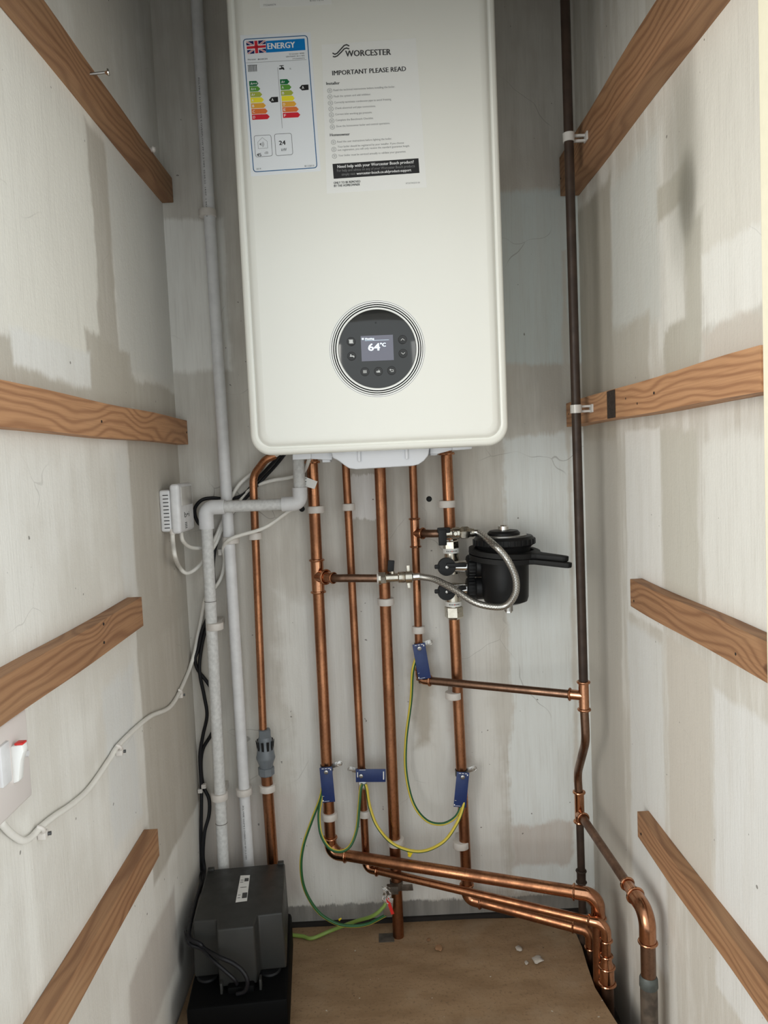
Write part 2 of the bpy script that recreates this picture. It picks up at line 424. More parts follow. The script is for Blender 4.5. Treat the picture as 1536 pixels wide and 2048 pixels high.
M_WR = wall_mat('painted_plaster_right', 1, 2, (0.57, 0.54, 0.485, 1), (0.68, 0.66, 0.615, 1), [
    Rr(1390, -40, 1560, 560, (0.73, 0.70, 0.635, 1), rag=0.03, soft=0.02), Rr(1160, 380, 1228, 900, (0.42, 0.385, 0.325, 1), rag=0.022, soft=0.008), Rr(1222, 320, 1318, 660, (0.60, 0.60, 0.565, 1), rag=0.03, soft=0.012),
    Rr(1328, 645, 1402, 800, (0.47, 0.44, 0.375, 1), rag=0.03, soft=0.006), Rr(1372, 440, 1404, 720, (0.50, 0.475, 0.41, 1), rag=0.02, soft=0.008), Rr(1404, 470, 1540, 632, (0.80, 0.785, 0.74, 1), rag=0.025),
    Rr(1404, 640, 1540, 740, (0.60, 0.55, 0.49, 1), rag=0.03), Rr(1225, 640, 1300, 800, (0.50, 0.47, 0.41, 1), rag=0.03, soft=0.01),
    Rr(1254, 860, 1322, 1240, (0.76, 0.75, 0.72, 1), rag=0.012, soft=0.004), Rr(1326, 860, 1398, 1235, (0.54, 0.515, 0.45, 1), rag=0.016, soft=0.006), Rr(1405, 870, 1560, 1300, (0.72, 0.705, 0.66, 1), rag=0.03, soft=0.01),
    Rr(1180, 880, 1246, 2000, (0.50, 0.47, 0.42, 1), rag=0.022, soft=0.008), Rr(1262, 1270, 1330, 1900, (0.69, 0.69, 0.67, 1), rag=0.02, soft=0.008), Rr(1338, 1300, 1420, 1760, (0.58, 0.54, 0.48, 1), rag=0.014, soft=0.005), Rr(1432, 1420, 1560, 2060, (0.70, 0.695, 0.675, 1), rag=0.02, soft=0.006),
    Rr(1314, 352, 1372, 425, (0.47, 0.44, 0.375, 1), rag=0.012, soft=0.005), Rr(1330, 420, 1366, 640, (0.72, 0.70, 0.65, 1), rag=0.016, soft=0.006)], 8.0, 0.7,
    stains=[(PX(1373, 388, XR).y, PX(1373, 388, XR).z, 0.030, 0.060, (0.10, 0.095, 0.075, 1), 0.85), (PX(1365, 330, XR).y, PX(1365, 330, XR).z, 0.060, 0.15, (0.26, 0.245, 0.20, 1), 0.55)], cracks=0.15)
M_PLAIN = simple('plain_plaster', (0.55, 0.53, 0.49, 1), 0.8, 0, 0.15, 10)
def board_mat():
    q = NT('weathered_chipboard'); b = q.b
    pos = q.n('ShaderNodeNewGeometry').outputs['Position']
    g = q.noise(pos, 1.0, 4, 0.6, sc=(9, 26, 9)); sp = q.noise(pos, 170, 3, 0.65); bl = q.noise(pos, 9, 4, 0.6); dt = q.noise(pos, 70, 2, 0.5)
    col = q.mix(q.ramp(g, 0.35, 0.7), (0.315, 0.205, 0.115, 1), (0.235, 0.145, 0.075, 1))
    col = q.mix(q.math('MULTIPLY', q.ramp(sp, 0.52, 0.72), 0.6), col, (0.13, 0.08, 0.045, 1))
    col = q.mix(q.math('MULTIPLY', q.ramp(bl, 0.5, 0.72), 0.45), col, (0.36, 0.27, 0.18, 1))
    col = q.mix(q.ramp(dt, 0.74, 0.78), col, (0.045, 0.03, 0.02, 1))
    col = q.mix(q.ramp(q.noise(pos, 110, 1, 0.5, off=(3, 3, 3)), 0.77, 0.80), col, (0.55, 0.50, 0.42, 1))
    q.l(col, b.inputs['Base Color']); b.inputs['Roughness'].default_value = 0.75; q.bump(sp, 0.3, 0.001)
    return q.m
M_BOARD = board_mat()
M_DIRT = simple('dusty_subfloor', (0.10, 0.085, 0.07, 1), 0.9, 0, 0.5, 40, bump=0.5)
M_HOLE = simple('dark_hole', (0.015, 0.012, 0.010, 1), 0.9)

def braid_mat():
    q = NT('braided_steel'); b = q.b; b.inputs['Metallic'].default_value = 0.9; b.inputs['Roughness'].default_value = 0.28
    b.inputs['Base Color'].default_value = (0.6, 0.58, 0.54, 1)
    return q.m
M_BRA = braid_mat(); M_BRA2 = simple('braid_dark_strand', (0.16, 0.155, 0.145, 1), 0.4, 0.9)  # second metal is the darker strand of the weave

# ------------------------------------------------------------------ lettering
_tc = {}
def glyphs(txt):
    if txt not in _tc:
        c = bpy.data.curves.new('lettering', 'FONT'); c.body = txt; c.size = 1.0; c.resolution_u = 2; c.fill_mode = 'FRONT'
        o = bpy.data.objects.new('lettering', c); COL.objects.link(o)
        bpy.context.view_layer.update()
        me = bpy.data.meshes.new_from_object(o.evaluated_get(bpy.context.evaluated_depsgraph_get()))
        vs = [(v.co.x, v.co.y) for v in me.vertices]; fs = [tuple(p.vertices) for p in me.polygons]
        bpy.data.objects.remove(o); bpy.data.curves.remove(c); bpy.data.meshes.remove(me)
        _tc[txt] = (vs, fs)
    return _tc[txt]
def lettering(mb, txt, o, ex, ey, width, cap, bold=0.0, wrap=None, n=None):
    """flat letters: o = left end of the baseline, ex/ey unit axes, width of the line, cap height"""
    vs, fs = glyphs(txt)
    if not vs: return
    x0 = min(v[0] for v in vs); x1 = max(v[0] for v in vs)
    sx = width/(x1-x0); sy = cap/0.72
    o = Vector(o); ex = Vector(ex); ey = Vector(ey)
    shifts = [0.0] if not bold else [-bold, 0.0, bold]
    for j, s_ in enumerate(shifts):
        pts = []
        for (x, y) in vs:
            a = (x-x0)*sx+s_; h = y*sy
            if wrap: pts.append(wrap(a, h))
            else: pts.append(o+ex*a+ey*h + (ex.cross(ey))*(0.00001*j))
        mb.add(pts, fs)

# ------------------------------------------------------------------ the setting
def quad(mb, a, b, c, d): mb.add([a, b, c, d], [(0, 1, 2, 3)])
YF = -0.742; TOP = 2.35; T = 0.1
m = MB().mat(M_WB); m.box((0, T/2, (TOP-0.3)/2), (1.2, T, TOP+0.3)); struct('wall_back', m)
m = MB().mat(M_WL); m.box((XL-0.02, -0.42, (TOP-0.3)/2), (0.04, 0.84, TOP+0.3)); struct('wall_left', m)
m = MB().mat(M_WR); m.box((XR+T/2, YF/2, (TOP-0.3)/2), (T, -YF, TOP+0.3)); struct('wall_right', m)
m = MB().mat(M_PLAIN); m.box((0, YF/2, TOP+0.05), (1.1, -YF+0.2, 0.1)); struct('ceiling', m)
m = MB().mat(M_DIRT); m.box((0, -0.7, -0.17), (1.1, 1.6, 0.1)); struct('floor', m)
m = MB().mat(M_PLAIN); m.box((0, -0.793, (HEADER_Z+2.5)/2), (3.4, 0.10, 2.5-HEADER_Z)); m.box((-1.16, -0.793, 1.2), (1.4, 0.10, 2.8)); m.box((1.16, -0.793, 1.2), (1.4, 0.10, 2.8)); struct('wall_front', m)  # out of view; header set low to shade the top of the cupboard
# cream door frame round the opening
m = MB().mat(M_CREAM)
m.prism([(0.3846, -0.3), (0.46, -0.3), (0.46, 1.8), (0.3730, 1.8)], (0, -0.743, 0), (1, 0, 0), (0, 0, 1), 0.090, 0.002); struct('trim_1', m)
m = MB().mat(M_CREAM); m.box((XL-0.09, -0.788, 0.75), (0.10, 0.09, 2.1), bevel=0.003); struct('trim_2', m)
# dark strip painted in as the shade of the gap along the back wall
m = MB().mat(M_HOLE); m.box((0.02, -0.0035, 0.002), (0.74, 0.007, 0.012)); struct('gap_shade_back', m)

m = MB().mat(M_BOARD)
poly = [(XL+0.004, -0.006), (0.150, -0.006), (0.352, -0.016), (0.353, -0.11), (0.3485, -0.16), (0.3455, -0.219), (0.351, -0.26), (0.358, -0.31), (0.372, -0.5), (0.385, -0.79), (XL+0.004, -0.79)]
m.prism([(a, b) for a, b in poly], (0, 0, -0.018), (1, 0, 0), (0, 1, 0), 0.018)
tag(obj('floor_sheet', m, smooth=False), 'dusty brown sheet of board laid as the cupboard floor, short of the right wall', 'floor board')
m = MB().mat(M_DIRT); m.box((0, -0.03, -0.07), (0.7, 0.05, 0.10)); m.box((0, -0.6, -0.07), (0.7, 0.05, 0.10)); struct('trim_3', m)
m = MB().mat(M_DIRT)
c = PZ(773, 1876, 0.0)
m.box((c.x, c.y, 0.0006), (0.030, 0.026, 0.0016)); tag(obj('floor_notch', m), 'small dark square cut in the board beside the middle copper pipe', 'notch')
# plaster crumbs
for (u, v, s, lab, nm) in [(1075, 1921, 0.010, 'largest pale plaster flake lying in the middle of the brown floor', 'plaster_flake'), (1038, 1898, 0.006, 'small pale plaster flake behind the largest flake on the floor', 'plaster_flake'),
                       (878, 1897, 0.007, 'dark brown wood chip on the floor in front of the middle pipe', 'wood_chip'), (1053, 1926, 0.004, 'tiny plaster crumb just left of the largest flake on the floor', 'plaster_flake'),
                       (858, 1880, 0.004, 'tiny dark crumb on the floor right of the middle pipe foot', 'wood_chip')]:
    p = PZ(u, v, 0.001); b = bmesh.new(); bmesh.ops.create_icosphere(b, subdivisions=2, radius=1)
    for vt in b.verts:
        k = 1+random.uniform(-0.3, 0.3); vt.co = Vector((p.x+vt.co.x*s*k, p.y+vt.co.y*s*1.2*k, 0.0006+(vt.co.z+1)*s*0.28))
    m = MB().mat(M_DEBR if 'plaster' in nm else M_WOODD); m.bm(b); tag(obj(nm, m), lab, 'debris')

# ------------------------------------------------------------------ timber battens
def batten(lab, x0, x1, y0, y1, z0, z1, mat=M_WOOD, zt=0.0, extra=None, holes=()):
    c = V((x0+x1)/2, (y0+y1)/2, (z0+z1)/2)
    t = thing('timber_batten', lab, 'batten', c, 'timber battens on the side walls')
    b = bmesh.new(); bmesh.ops.create_cube(b, size=1)
    for vt in b.verts: vt.co = Vector((vt.co.x*(x1-x0), vt.co.y*(y1-y0), vt.co.z*(z1-z0)+zt*vt.co.y*0))
    bmesh.ops.subdivide_edges(b, edges=[e for e in b.edges if abs(e.verts[0].co.y-e.verts[1].co.y) > 0.1], cuts=10)
    for vt in b.verts: vt.co += c + V(math.sin(vt.co.y*21+z0*30)*0.0007, 0, math.sin(vt.co.y*13+z0*50)*0.0010)
    m = MB().mat(mat); m.bm(b); obj('board', m, t, smooth=False)
    for (py, pz) in holes:
        s = 1 if x0 < 0 else -1; xf = x1 if x0 < 0 else x0
        m = MB().mat(M_HOLE); m.lathe([(0, 0.0020), (0.0006, 0.0018)], (xf, py, pz), (s, 0, 0), 10); obj('nail_hole', m, t)
    if extra: extra(t)
    return t
zl = [(1.440, 1.485), (0.9845, 1.0305), (0.7035, 0.7475), (0.3420, 0.3845)]
def pxh(X, *uv): return [(PX(u, v, X).y, PX(u, v, X).z) for u, v in uv]
XF = XL+0.021
batten('uppermost timber batten on the left wall with a screw sticking out of it', XL, XF, -0.80, -0.004, *zl[0], mat=M_WOODD)
batten('grainy timber batten on the left wall level with the boiler bottom', XL, XF, -0.80, -0.002, *zl[1], holes=pxh(XF, (203, 843), (373, 865)))
batten('timber batten on the left wall just above the switch plate', XL, XF, -0.80, -0.3465, *zl[2], mat=M_WOODR, holes=pxh(XF, (207, 1248), (208, 1285)))
batten('lowest timber batten on the left wall beside the condensate pump', XL, XF, -0.80, -0.343, *zl[3], mat=M_WOODR)
def scorch(t):
    xf = 0.375
    a = PX(1215, 790, xf); b_ = PX(1229, 790, xf)
    m = MB().mat(M_SOOT)
    m.box((xf-0.0002, (a.y+b_.y)/2, 1.0085), (0.0008, abs(a.y-b_.y)*1.1, 0.043)); tag(obj('scorch_mark', m, t), 'black scorched band')
batten('uppermost wide timber board on the right wall, its end behind the brown pipe', 0.376, XR, -0.741, -0.010, 1.4215, 1.4925, mat=M_WOODD, holes=pxh(0.376, (1122, 357)))
batten('timber batten on the right wall with a black scorch mark', 0.376, XR, -0.741, -0.012, 0.986, 1.031, extra=scorch, holes=pxh(0.376, (1138, 828), (1252, 797), (1275, 807), (1308, 786), (1452, 745)))
batten('timber batten on the right wall left short beside the black filter', 0.392, XR, -0.741, -0.309, 0.692, 0.735, mat=M_WOODR, holes=pxh(0.392, (1472, 1308), (1268, 1202)))
batten('lowest timber batten on the right wall beside the copper elbows', 0.392, XR, -0.741, -0.318, 0.3225, 0.3635, mat=M_WOODR, holes=pxh(0.392, (1282, 1668)))
# fixings in the battens and walls
p0 = PX(181, 148, XF); t = thing('wood_screw', 'silver screw sticking out of the uppermost left batten', 'screw', p0)
ax = V(1, 0.1, 0.12).normalized()
m = MB().mat(M_STEEL); m.lathe([(-0.004, 0.0018), (0.020, 0.0018)], p0, ax, 10); obj('shank', m, t)
m = MB().mat(M_CHR); m.lathe([(0.019, 0.0018), (0.023, 0.0048), (0.0245, 0.0042), (0.025, 0.001)], p0, ax, 16); obj('head', m, t)
p0 = PX(303, 299, XF); m = MB().mat(M_CLIP); m.lathe([(-0.002, 0.004), (0.004, 0.0055), (0.007, 0.003)], p0, (1, -0.2, 0), 12)
tag(obj('wall_plug', m), 'white plastic plug end on the far end of the uppermost left batten', 'wall plug')
for (u, v, lab) in [(858, 998, 'black wall plug hole in the back wall right of the gas pipe'), (604, 1018, 'black wall plug hole under the white elbow below the boiler')]:
    p0 = P(u, v, 0); m = MB().mat(M_BLKR); m.lathe([(-0.004, 0.0055), (0.0015, 0.0055), (0.0022, 0.004), (0.0015, 0.002)], p0, (0, -1, 0), 16)
    tag(obj('wall_plug', m), lab, 'wall plug')

# ------------------------------------------------------------------ boiler
YB = -0.312                       # front plane of the casing
BX0, BX1, BZ0, BZ1 = -0.1895, 0.2105, 0.952, 1.676
bo = thing('combi_boiler', 'white wall-hung gas boiler with round black control dial and stickers', 'boiler', ((BX0+BX1)/2, 0, BZ0))
def rr_loop(x0, x1, z0, z1, r, n=10):
    r = max(r, 0.0005); out = []
    for cx, cz, a0 in ((x1-r, z1-r, 0), (x0+r, z1-r, 90), (x0+r, z0+r, 180), (x1-r, z0+r, 270)):
        for k in range(n+1):
            a = math.radians(a0+90*k/n); out.append((cx+r*math.cos(a), cz+r*math.sin(a)))
    return out
prof = [(0.006, -0.004), (0.006, -0.255), (0.0, -0.257), (0.0, -0.296), (0.0012, -0.3015), (0.0045, -0.3050), (0.0085, -0.3058), (0.0108, -0.3035), (0.0125, -0.3035), (0.0150, -0.3078), (0.0195, -0.3112), (0.026, YB)]
m = MB().mat(M_ENAM); N = None
for i, (ins, y) in enumerate(prof):
    lp = rr_loop(BX0+ins, BX1-ins, BZ0+ins, BZ1-ins, 0.032-ins*0.75)
    N = len(lp); m.v += [Vector((x, y, z)) for x, z in lp]
for i in range(len(prof)-1):
    for k in range(N):
        k2 = (k+1) % N; m.f.append((i*N+k, (i+1)*N+k, (i+1)*N+k2, i*N+k2)); m.fm.append(0)
m.f.append(tuple((len(prof)-1)*N+k for k in range(N))); m.fm.append(0)
m.f.append(tuple(reversed(range(N)))); m.fm.append(0)
obj('casing', m, bo, sharp=50)
# underside tray: side strips and the bulged middle cover
t0 = P(585, 905, -0.25)
m = MB().mat(M_TRAY)
def pz(u, v, y=-0.262):
    p = P(u, v, y); return (p.x, p.z)
def front_prism(pts, y, depth, mat, bevel=0.0015):
    m.mat(mat); m.prism([pz(u, v, y) for u, v in pts], (0, y, 0), (1, 0, 0), (0, 0, 1), -depth, bevel)
front_prism([(585, 895), (622, 895), (622, 918), (585, 920)], -0.262, 0.05, M_TRAY)
front_prism([(618, 895), (700, 893), (690, 912), (664, 914), (664, 920), (622, 918)], -0.258, 0.05, M_TRAY)
obj('bottom_tray', m, bo); m = MB()
front_prism([(903, 880), (944, 880), (944, 898), (905, 901)], -0.262, 0.05, M_TRAY)
front_prism([(860, 880), (905, 880), (905, 900), (875, 908), (860, 908)], -0.258, 0.05, M_TRAY)
obj('bottom_tray', m, bo)
m = MB()
arc = [(664, 895), (664, 914)] + [(664+44*math.sin(a)*1.0+2, 914+24*(1-math.cos(a))) for a in [0.3, 0.6, 0.9, 1.2]]
mid = [(660, 896), (665, 916), (676, 921), (688, 930), (698, 937), (712, 939), (826, 932), (838, 929), (848, 922), (857, 911), (861, 886)]
m.mat(M_TRAY); m.prism([pz(u, v, -0.272) for u, v in mid], (0, -0.272, 0), (1, 0, 0), (0, 0, 1), -0.16, 0.003)
for u in (717, 812):
    a = P(u, 899, -0.2735); b_ = P(u+3, 936 if u < 760 else 931, -0.2735); m.box(((a.x+b_.x)/2, -0.2735, (a.z+b_.z)/2+0.006), (0.004, 0.006, abs(a.z-b_.z)-0.008), bevel=0.001)
obj('condensate_cover', m, bo)
m = MB().mat(M_TRAY)
for (u, v, w) in ((652, 921, 16), (868, 907, 14)):
    m = MB().mat(M_TRAY); p = P(u, v, -0.25); m.box((p.x, -0.22, p.z+0.001), (w*0.0008, 0.05, 0.008), bevel=0.001)
    obj('tray_lug', m, bo)
m = MB().mat(M_BLK); a = P(560, 912, -0.25); m.box((a.x, -0.16, BZ0+0.006), (0.045, 0.17, 0.006)); obj('underside_opening', m, bo); m = MB().mat(M_BLK); a = P(960, 895, -0.25); m.box((a.x, -0.16, BZ0+0.006), (0.03, 0.17, 0.006)); obj('underside_opening', m, bo)

# control dial
DC = P(754.6, 697.5, YB); DC.z -= 0.0004
RO = 0.0722
m = MB().mat(M_RING); m.mat(M_TANK)
bands = [(RO+0.0010, 0), (0.07245, 1), (0.0720, 0), (0.0699, 1), (0.0689, 0), (0.0671, 1), (0.0655, 0), (0.0640, 1), (0.0622, 0), (0.0600, 0)]
pr = [(-0.001, bands[0][0])]; mt = [0]
for i, (r, k) in enumerate(bands):
    pr.append((0.0004, r)); mt.append(k)
mt[-1] = 0
m.lathe(pr, DC, (0, -1, 0), 128, caps=False, mats=[mt[i] for i in range(len(pr)-1)])
cp = obj('control_panel', m, bo, sharp=30)
m = MB().mat(M_DISP); m.lathe([(-0.002, 0.0592), (0.0010, 0.0592), (0.0013, 0.0585), (0.0014, 0.001)], DC, (0, -1, 0), 96); obj('glass_disc', m, cp)
EX, EZ = V(1, 0, 0), V(0, 0, 1)
YG = YB-0.0014
def dpt(cx, cy, y=YG): return P(640+cx/6.678, 580+cy/6.678, y)
y1 = YG-0.0004
m = MB().mat(M_SCR)
qd = [dpt(556, 950, YG-0.0003), dpt(985, 938, YG-0.0003), dpt(975, 600, YG-0.0003), dpt(545, 612, YG-0.0003)]
mx = [(qd[0].x+qd[3].x)/2, (qd[1].x+qd[2].x)/2, (qd[0].z+qd[1].z)/2, (qd[2].z+qd[3].z)/2]
m.box(((mx[0]+mx[1])/2, YG, (mx[2]+mx[3])/2), (mx[1]-mx[0], 0.0008, mx[3]-mx[2]))
m.mat(M_SCRT)
yy = YG-0.0006
def lt(m, txt, cx0, cy0, cx1, capx, bold=0.0, y=yy):
    a = dpt(cx0, cy0, y); b_ = dpt(cx1, cy0, y); lettering(m, txt, (a.x, y, a.z), EX, EZ, b_.x-a.x, capx/6.678*0.000772, bold)
lt(m, '64', 648, 812, 800, 96, 0.0004); lt(m, '°C', 806, 756, 878, 48, 0.0003); lt(m, 'Heating', 604, 664, 722, 22, 0.0002)
a = dpt(558, 664, yy); m.box((a.x+0.0016, yy, a.z+0.0012), (0.0028, 0.0001, 0.0024))
a = dpt(600, 678, yy); b_ = dpt(920, 668, yy); m.box(((a.x+b_.x)/2, yy, a.z), (b_.x-a.x, 0.0001, 0.0002))
obj('screen', m, cp, smooth=False)
def button(cx, cy, icon):
    c = dpt(cx, cy); m = MB().mat(M_BTN)
    m.lathe([(-0.0008, 0.0066), (0.0007, 0.0066), (0.0011, 0.0062), (0.0010, 0.0054), (0.0007, 0.001)], c, (0, -1, 0), 32)
    m.mat(M_ICON); y = c.y-0.0013
    def bar(x, z, w, h, rot=0): m.box((c.x+x, y, c.z+z), (w, 0.0002, h), Matrix.Rotation(rot, 3, 'Y'))
    if icon == 'up' or icon == 'down':
        s = 1 if icon == 'up' else -1
        bar(-0.0013, 0, 0.0040, 0.0006, -s*0.78); bar(0.0013, 0, 0.0040, 0.0006, s*0.78)
    elif icon == 'menu':
        for z in (-0.0018, -0.0006, 0.0006, 0.0018): bar(0, z, 0.0056, 0.0005)
    elif icon == 'rad':
        for k in range(5): bar(-0.0024+0.0012*k, 0, 0.0009, 0.0050)
        bar(-0.0004, 0.0026, 0.0066, 0.0005); bar(0.0006, -0.0026, 0.0066, 0.0005)
    elif icon == 'tap':
        bar(0.0004, 0, 0.0060, 0.0014); bar(-0.001, 0.0020, 0.0016, 0.0014); bar(0.0034, -0.0010, 0.0014, 0.0022)
    elif icon == 'back':
        bar(0, 0.0012, 0.0046, 0.0006); bar(0.0004, -0.0016, 0.0038, 0.0006); bar(0.0025, -0.0002, 0.0006, 0.0032); bar(-0.0021, 0.0019, 0.0022, 0.0006, -0.7); bar(-0.0021, 0.0005, 0.0022, 0.0006, 0.7)
    elif icon == 'ok':
        lettering(m, 'ok', (c.x-0.0030, y, c.z-0.0019), EX, EZ, 0.0060, 0.0044, 0.0002)
    obj('button', m, cp)
for a in [(415, 690, 'rad'), (422, 885, 'tap'), (1103, 662, 'up'), (1110, 848, 'down'), (600, 1092, 'menu'), (780, 1088, 'ok'), (957, 1077, 'back')]: button(*a)
m = MB().mat(M_BTN); c = dpt(745, 437); m.lathe([(0, 0.0012), (0.0004, 0.001)], c, (0, -1, 0), 12); obj('sensor', m, cp)

# stickers on the casing front
def axes(a, b):
    e = (b-a); e.y = 0; e.normalize(); return e, V(-e.z, 0, e.x)
def BP(u, v, y=YB): return P(u, v, y)
LAY = 0.00012
class Sheet:                                    # a flat sticker; coordinates given in crop pixels of a close look, turned into metres on the casing
    def __init__(s, ox, oy, k, a, b):
        s.ox, s.oy, s.k = ox, oy, k
        s.ex, s.ey = axes(BP(*s.px(*a)), BP(*s.px(*b))); s.mpp = 0.000772/k
        s.m = MB()
    def px(s, x, y): return (s.ox+x/s.k, s.oy+y/s.k)
    def p(s, x, y, lay=1): return BP(*s.px(x, y), YB-LAY*lay)
    def poly(s, mat, pts, lay=2): s.m.mat(mat); s.m.plate([s.p(x, y, lay) for x, y in pts])
    def text(s, mat, txt, x0, y0, x1, y1, cap, lay=3, bold=0.0):
        s.m.mat(mat); a = s.p(x0, y0, lay); b = s.p(x1, y1, lay); e, f = axes(a, b)
        lettering(s.m, txt, a, e, f, (b-a).length, cap*s.mpp, bold)
    def line(s, mat, pts, w, lay=3, closed=False):
        s.m.mat(mat); P_ = [s.p(x, y, lay) for x, y in pts]; n = len(P_); w *= s.mpp/2
        for i in range(n if closed else n-1):
            a, b = P_[i], P_[(i+1) % n]; e, f = axes(a, b); s.m.plate([a-f*w-e*w*0.5, b-f*w+e*w*0.5, b+f*w+e*w*0.5, a+f*w-e*w*0.5])
    def sheet(s, mat, pts):
        s.m.mat(mat); q = [s.p(x, y, 0) for x, y in pts]; q2 = [s.p(x, y, 1) for x, y in pts]; n = len(q)
        s.m.add(q+q2, [tuple(range(n, 2*n))]+[(i, (i+1) % n, n+(i+1) % n, n+i) for i in range(n)])
def rrect(c, r, n=4):                           # round the corners of a polygon given in order
    out = []
    m_ = len(c)
    for i in range(m_):
        a, b, d = Vector(c[i-1]), Vector(c[i]), Vector(c[(i+1) % m_])
        p0 = b+(a-b).normalized()*r; p2 = b+(d-b).normalized()*r
        for k in range(n+1):
            t = k/n; q = p0*(1-t)**2+b*2*t*(1-t)+p2*t*t; out.append((q.x, q.y))
    return out
# energy label
s = Sheet(470, 60, 6.827, (150, 130), (970, 85))
s.sheet(M_PAPW, [(70, 70), (1030, 30), (1170, 1925), (220, 2000)][::-1])
s.line(E_BORD, rrect([(112, 128), (985, 75), (1120, 1880), (255, 1938)], 45), 11, 2, True)
s.poly(E_BLUE, [(425, 310), (962, 274), (950, 116), (422, 150)])
s.text(M_WHT, 'ENERGY', 448, 262, 820, 240, 78, 3, 0.0004)
fl = [(172, 330), (424, 306), (418, 138), (150, 157)]
s.poly(E_NAVY, fl, 2)
def fq(x, y): 
    a = Vector(fl[3])*(1-x)+Vector(fl[2])*x; b = Vector(fl[0])*(1-x)+Vector(fl[1])*x; q = a*(1-y)+b*y; return (q.x, q.y)
def fpoly(mat, pts, lay): s.poly(mat, [fq(*q) for q in pts], lay)
fpoly(M_WHT, [(0, 0.92), (0.92, 0), (1, 0), (1, 0.08), (0.08, 1), (0, 1)], 3); fpoly(M_WHT, [(0, 0), (0.08, 0), (1, 0.92), (1, 1), (0.92, 1), (0, 0.08)], 3)
fpoly(E_FRED, [(0, 0.97), (0.97, 0), (1, 0.03), (0.03, 1)], 4); fpoly(E_FRED, [(0, 0.03), (0.03, 0), (1, 0.97), (0.97, 1)], 4)
fpoly(M_WHT, [(0, 0.68), (1, 0.68), (1, 0.32), (0, 0.32)], 5); fpoly(M_WHT, [(0.38, 1), (0.62, 1), (0.62, 0), (0.38, 0)], 5)
fpoly(E_FRED, [(0, 0.60), (1, 0.60), (1, 0.40), (0, 0.40)], 6); fpoly(E_FRED, [(0.42, 1), (0.58, 1), (0.58, 0), (0.42, 0)], 6)
s.text(M_INKD, 'Greenstar 4000', 738, 338, 945, 325, 18); s.text(M_INKD, 'GR4700iW 30 C NG', 695, 375, 950, 358, 18); s.text(M_INKD, '7733600374', 785, 403, 950, 392, 16)
s.text(M_INK, 'Worcester', 172, 415, 288, 408, 20); s.text(M_INK, 'BOSCH', 315, 410, 440, 402, 18, 3, 0.0001)
s.line(M_INKG, [(150, 450), (975, 405)], 4)
for k in range(7):
    x = 182+k*18; s.line(M_INK, [(x, 482-k), (x+5, 570-k)], 8)
s.line(M_INK, [(172, 484), (300, 478)], 5)
s.poly(M_INK, [(598, 522), (640, 518), (640, 538), (605, 540)]); s.poly(M_INK, [(625, 515), (660, 505), (678, 540), (662, 545), (640, 530)]); s.line(M_INK, [(608, 490), (662, 486)], 9); s.line(M_INK, [(635, 488), (637, 515)], 12); s.text(M_INK, 'XL', 745, 540, 768, 538, 22)
s.line(M_INKG, [(582, 512), (646, 1340)], 4)
la = [('A+++', 192, 698, 290, 318), ('A++', 198, 773, 312, 343), ('A+', 205, 850, 338, 370), ('A', 210, 925, 362, 392), ('B', 218, 1003, 388, 420), ('C', 224, 1080, 414, 444), ('D', 231, 1157, 440, 472)]
lb = [('A+', 613, 674, 712, 742), ('A', 620, 750, 738, 768), ('B', 626, 828, 765, 795), ('C', 634, 903, 785, 812), ('D', 640, 980, 808, 836), ('E', 646, 1055, 836, 868), ('F', 652, 1132, 858, 890)]
for row in (la, lb):
    for k, (t_, x0, y0, x1, xt) in enumerate(row):
        dy = -(x1-x0)*0.045
        s.poly(E_CLS[k], [(x0+5, y0+70), (x1+5, y0+70+dy), (xt+2, y0+35+dy), (x1, y0+dy), (x0, y0)])
        if t_ != 'C' or row is la: s.text(M_WHT, t_, x0+20, y0+52, x0+24+22*len(t_), y0+50, 34, 3, 0.0001)
for (x, y) in ((462, 957), (878, 790)):
    s.poly(M_INK, [(x, y), (x+38, y+36), (x+128, y+27), (x+124, y-46), (x+34, y-40)]); s.text(M_WHT, 'A', x+38, y+14, x+64, y+12, 36, 3, 0.0002)
s.line(M_INKD, rrect([(258, 1445), (490, 1432), (512, 1718), (282, 1735)], 30), 5, 2, True)
s.line(M_INKD, rrect([(538, 1422), (770, 1410), (790, 1700), (560, 1718)], 30), 5, 2, True)
s.line(M_INKG, [(318, 1620), (312, 1530), (372, 1468), (440, 1520), (446, 1612)], 4, 2, True)
s.poly(M_INKD, [(335, 1560), (355, 1580), (352, 1540)])
for r in (18, 32, 46): s.line(M_INKG, [(350+r*math.cos(a), 1562+r*math.sin(a)) for a in [-0.9, -0.45, 0, 0.45, 0.9]], 5)
s.text(M_INK, '45', 298, 1726, 360, 1722, 40, 3, 0.0002); s.text(M_INKG, 'dB', 403, 1692, 455, 1690, 32); s.text(M_INK, '24', 605, 1572, 690, 1566, 58, 3, 0.0003); s.text(M_INKD, 'kW', 635, 1655, 708, 1650, 40)
s.text(M_INKD, '2019', 292, 1908, 355, 1904, 20); s.text(M_INKD, '811/2013', 952, 1870, 1080, 1862, 22)
tag(obj('energy_label', s.m, bo, smooth=False), 'white energy rating label with blue border')
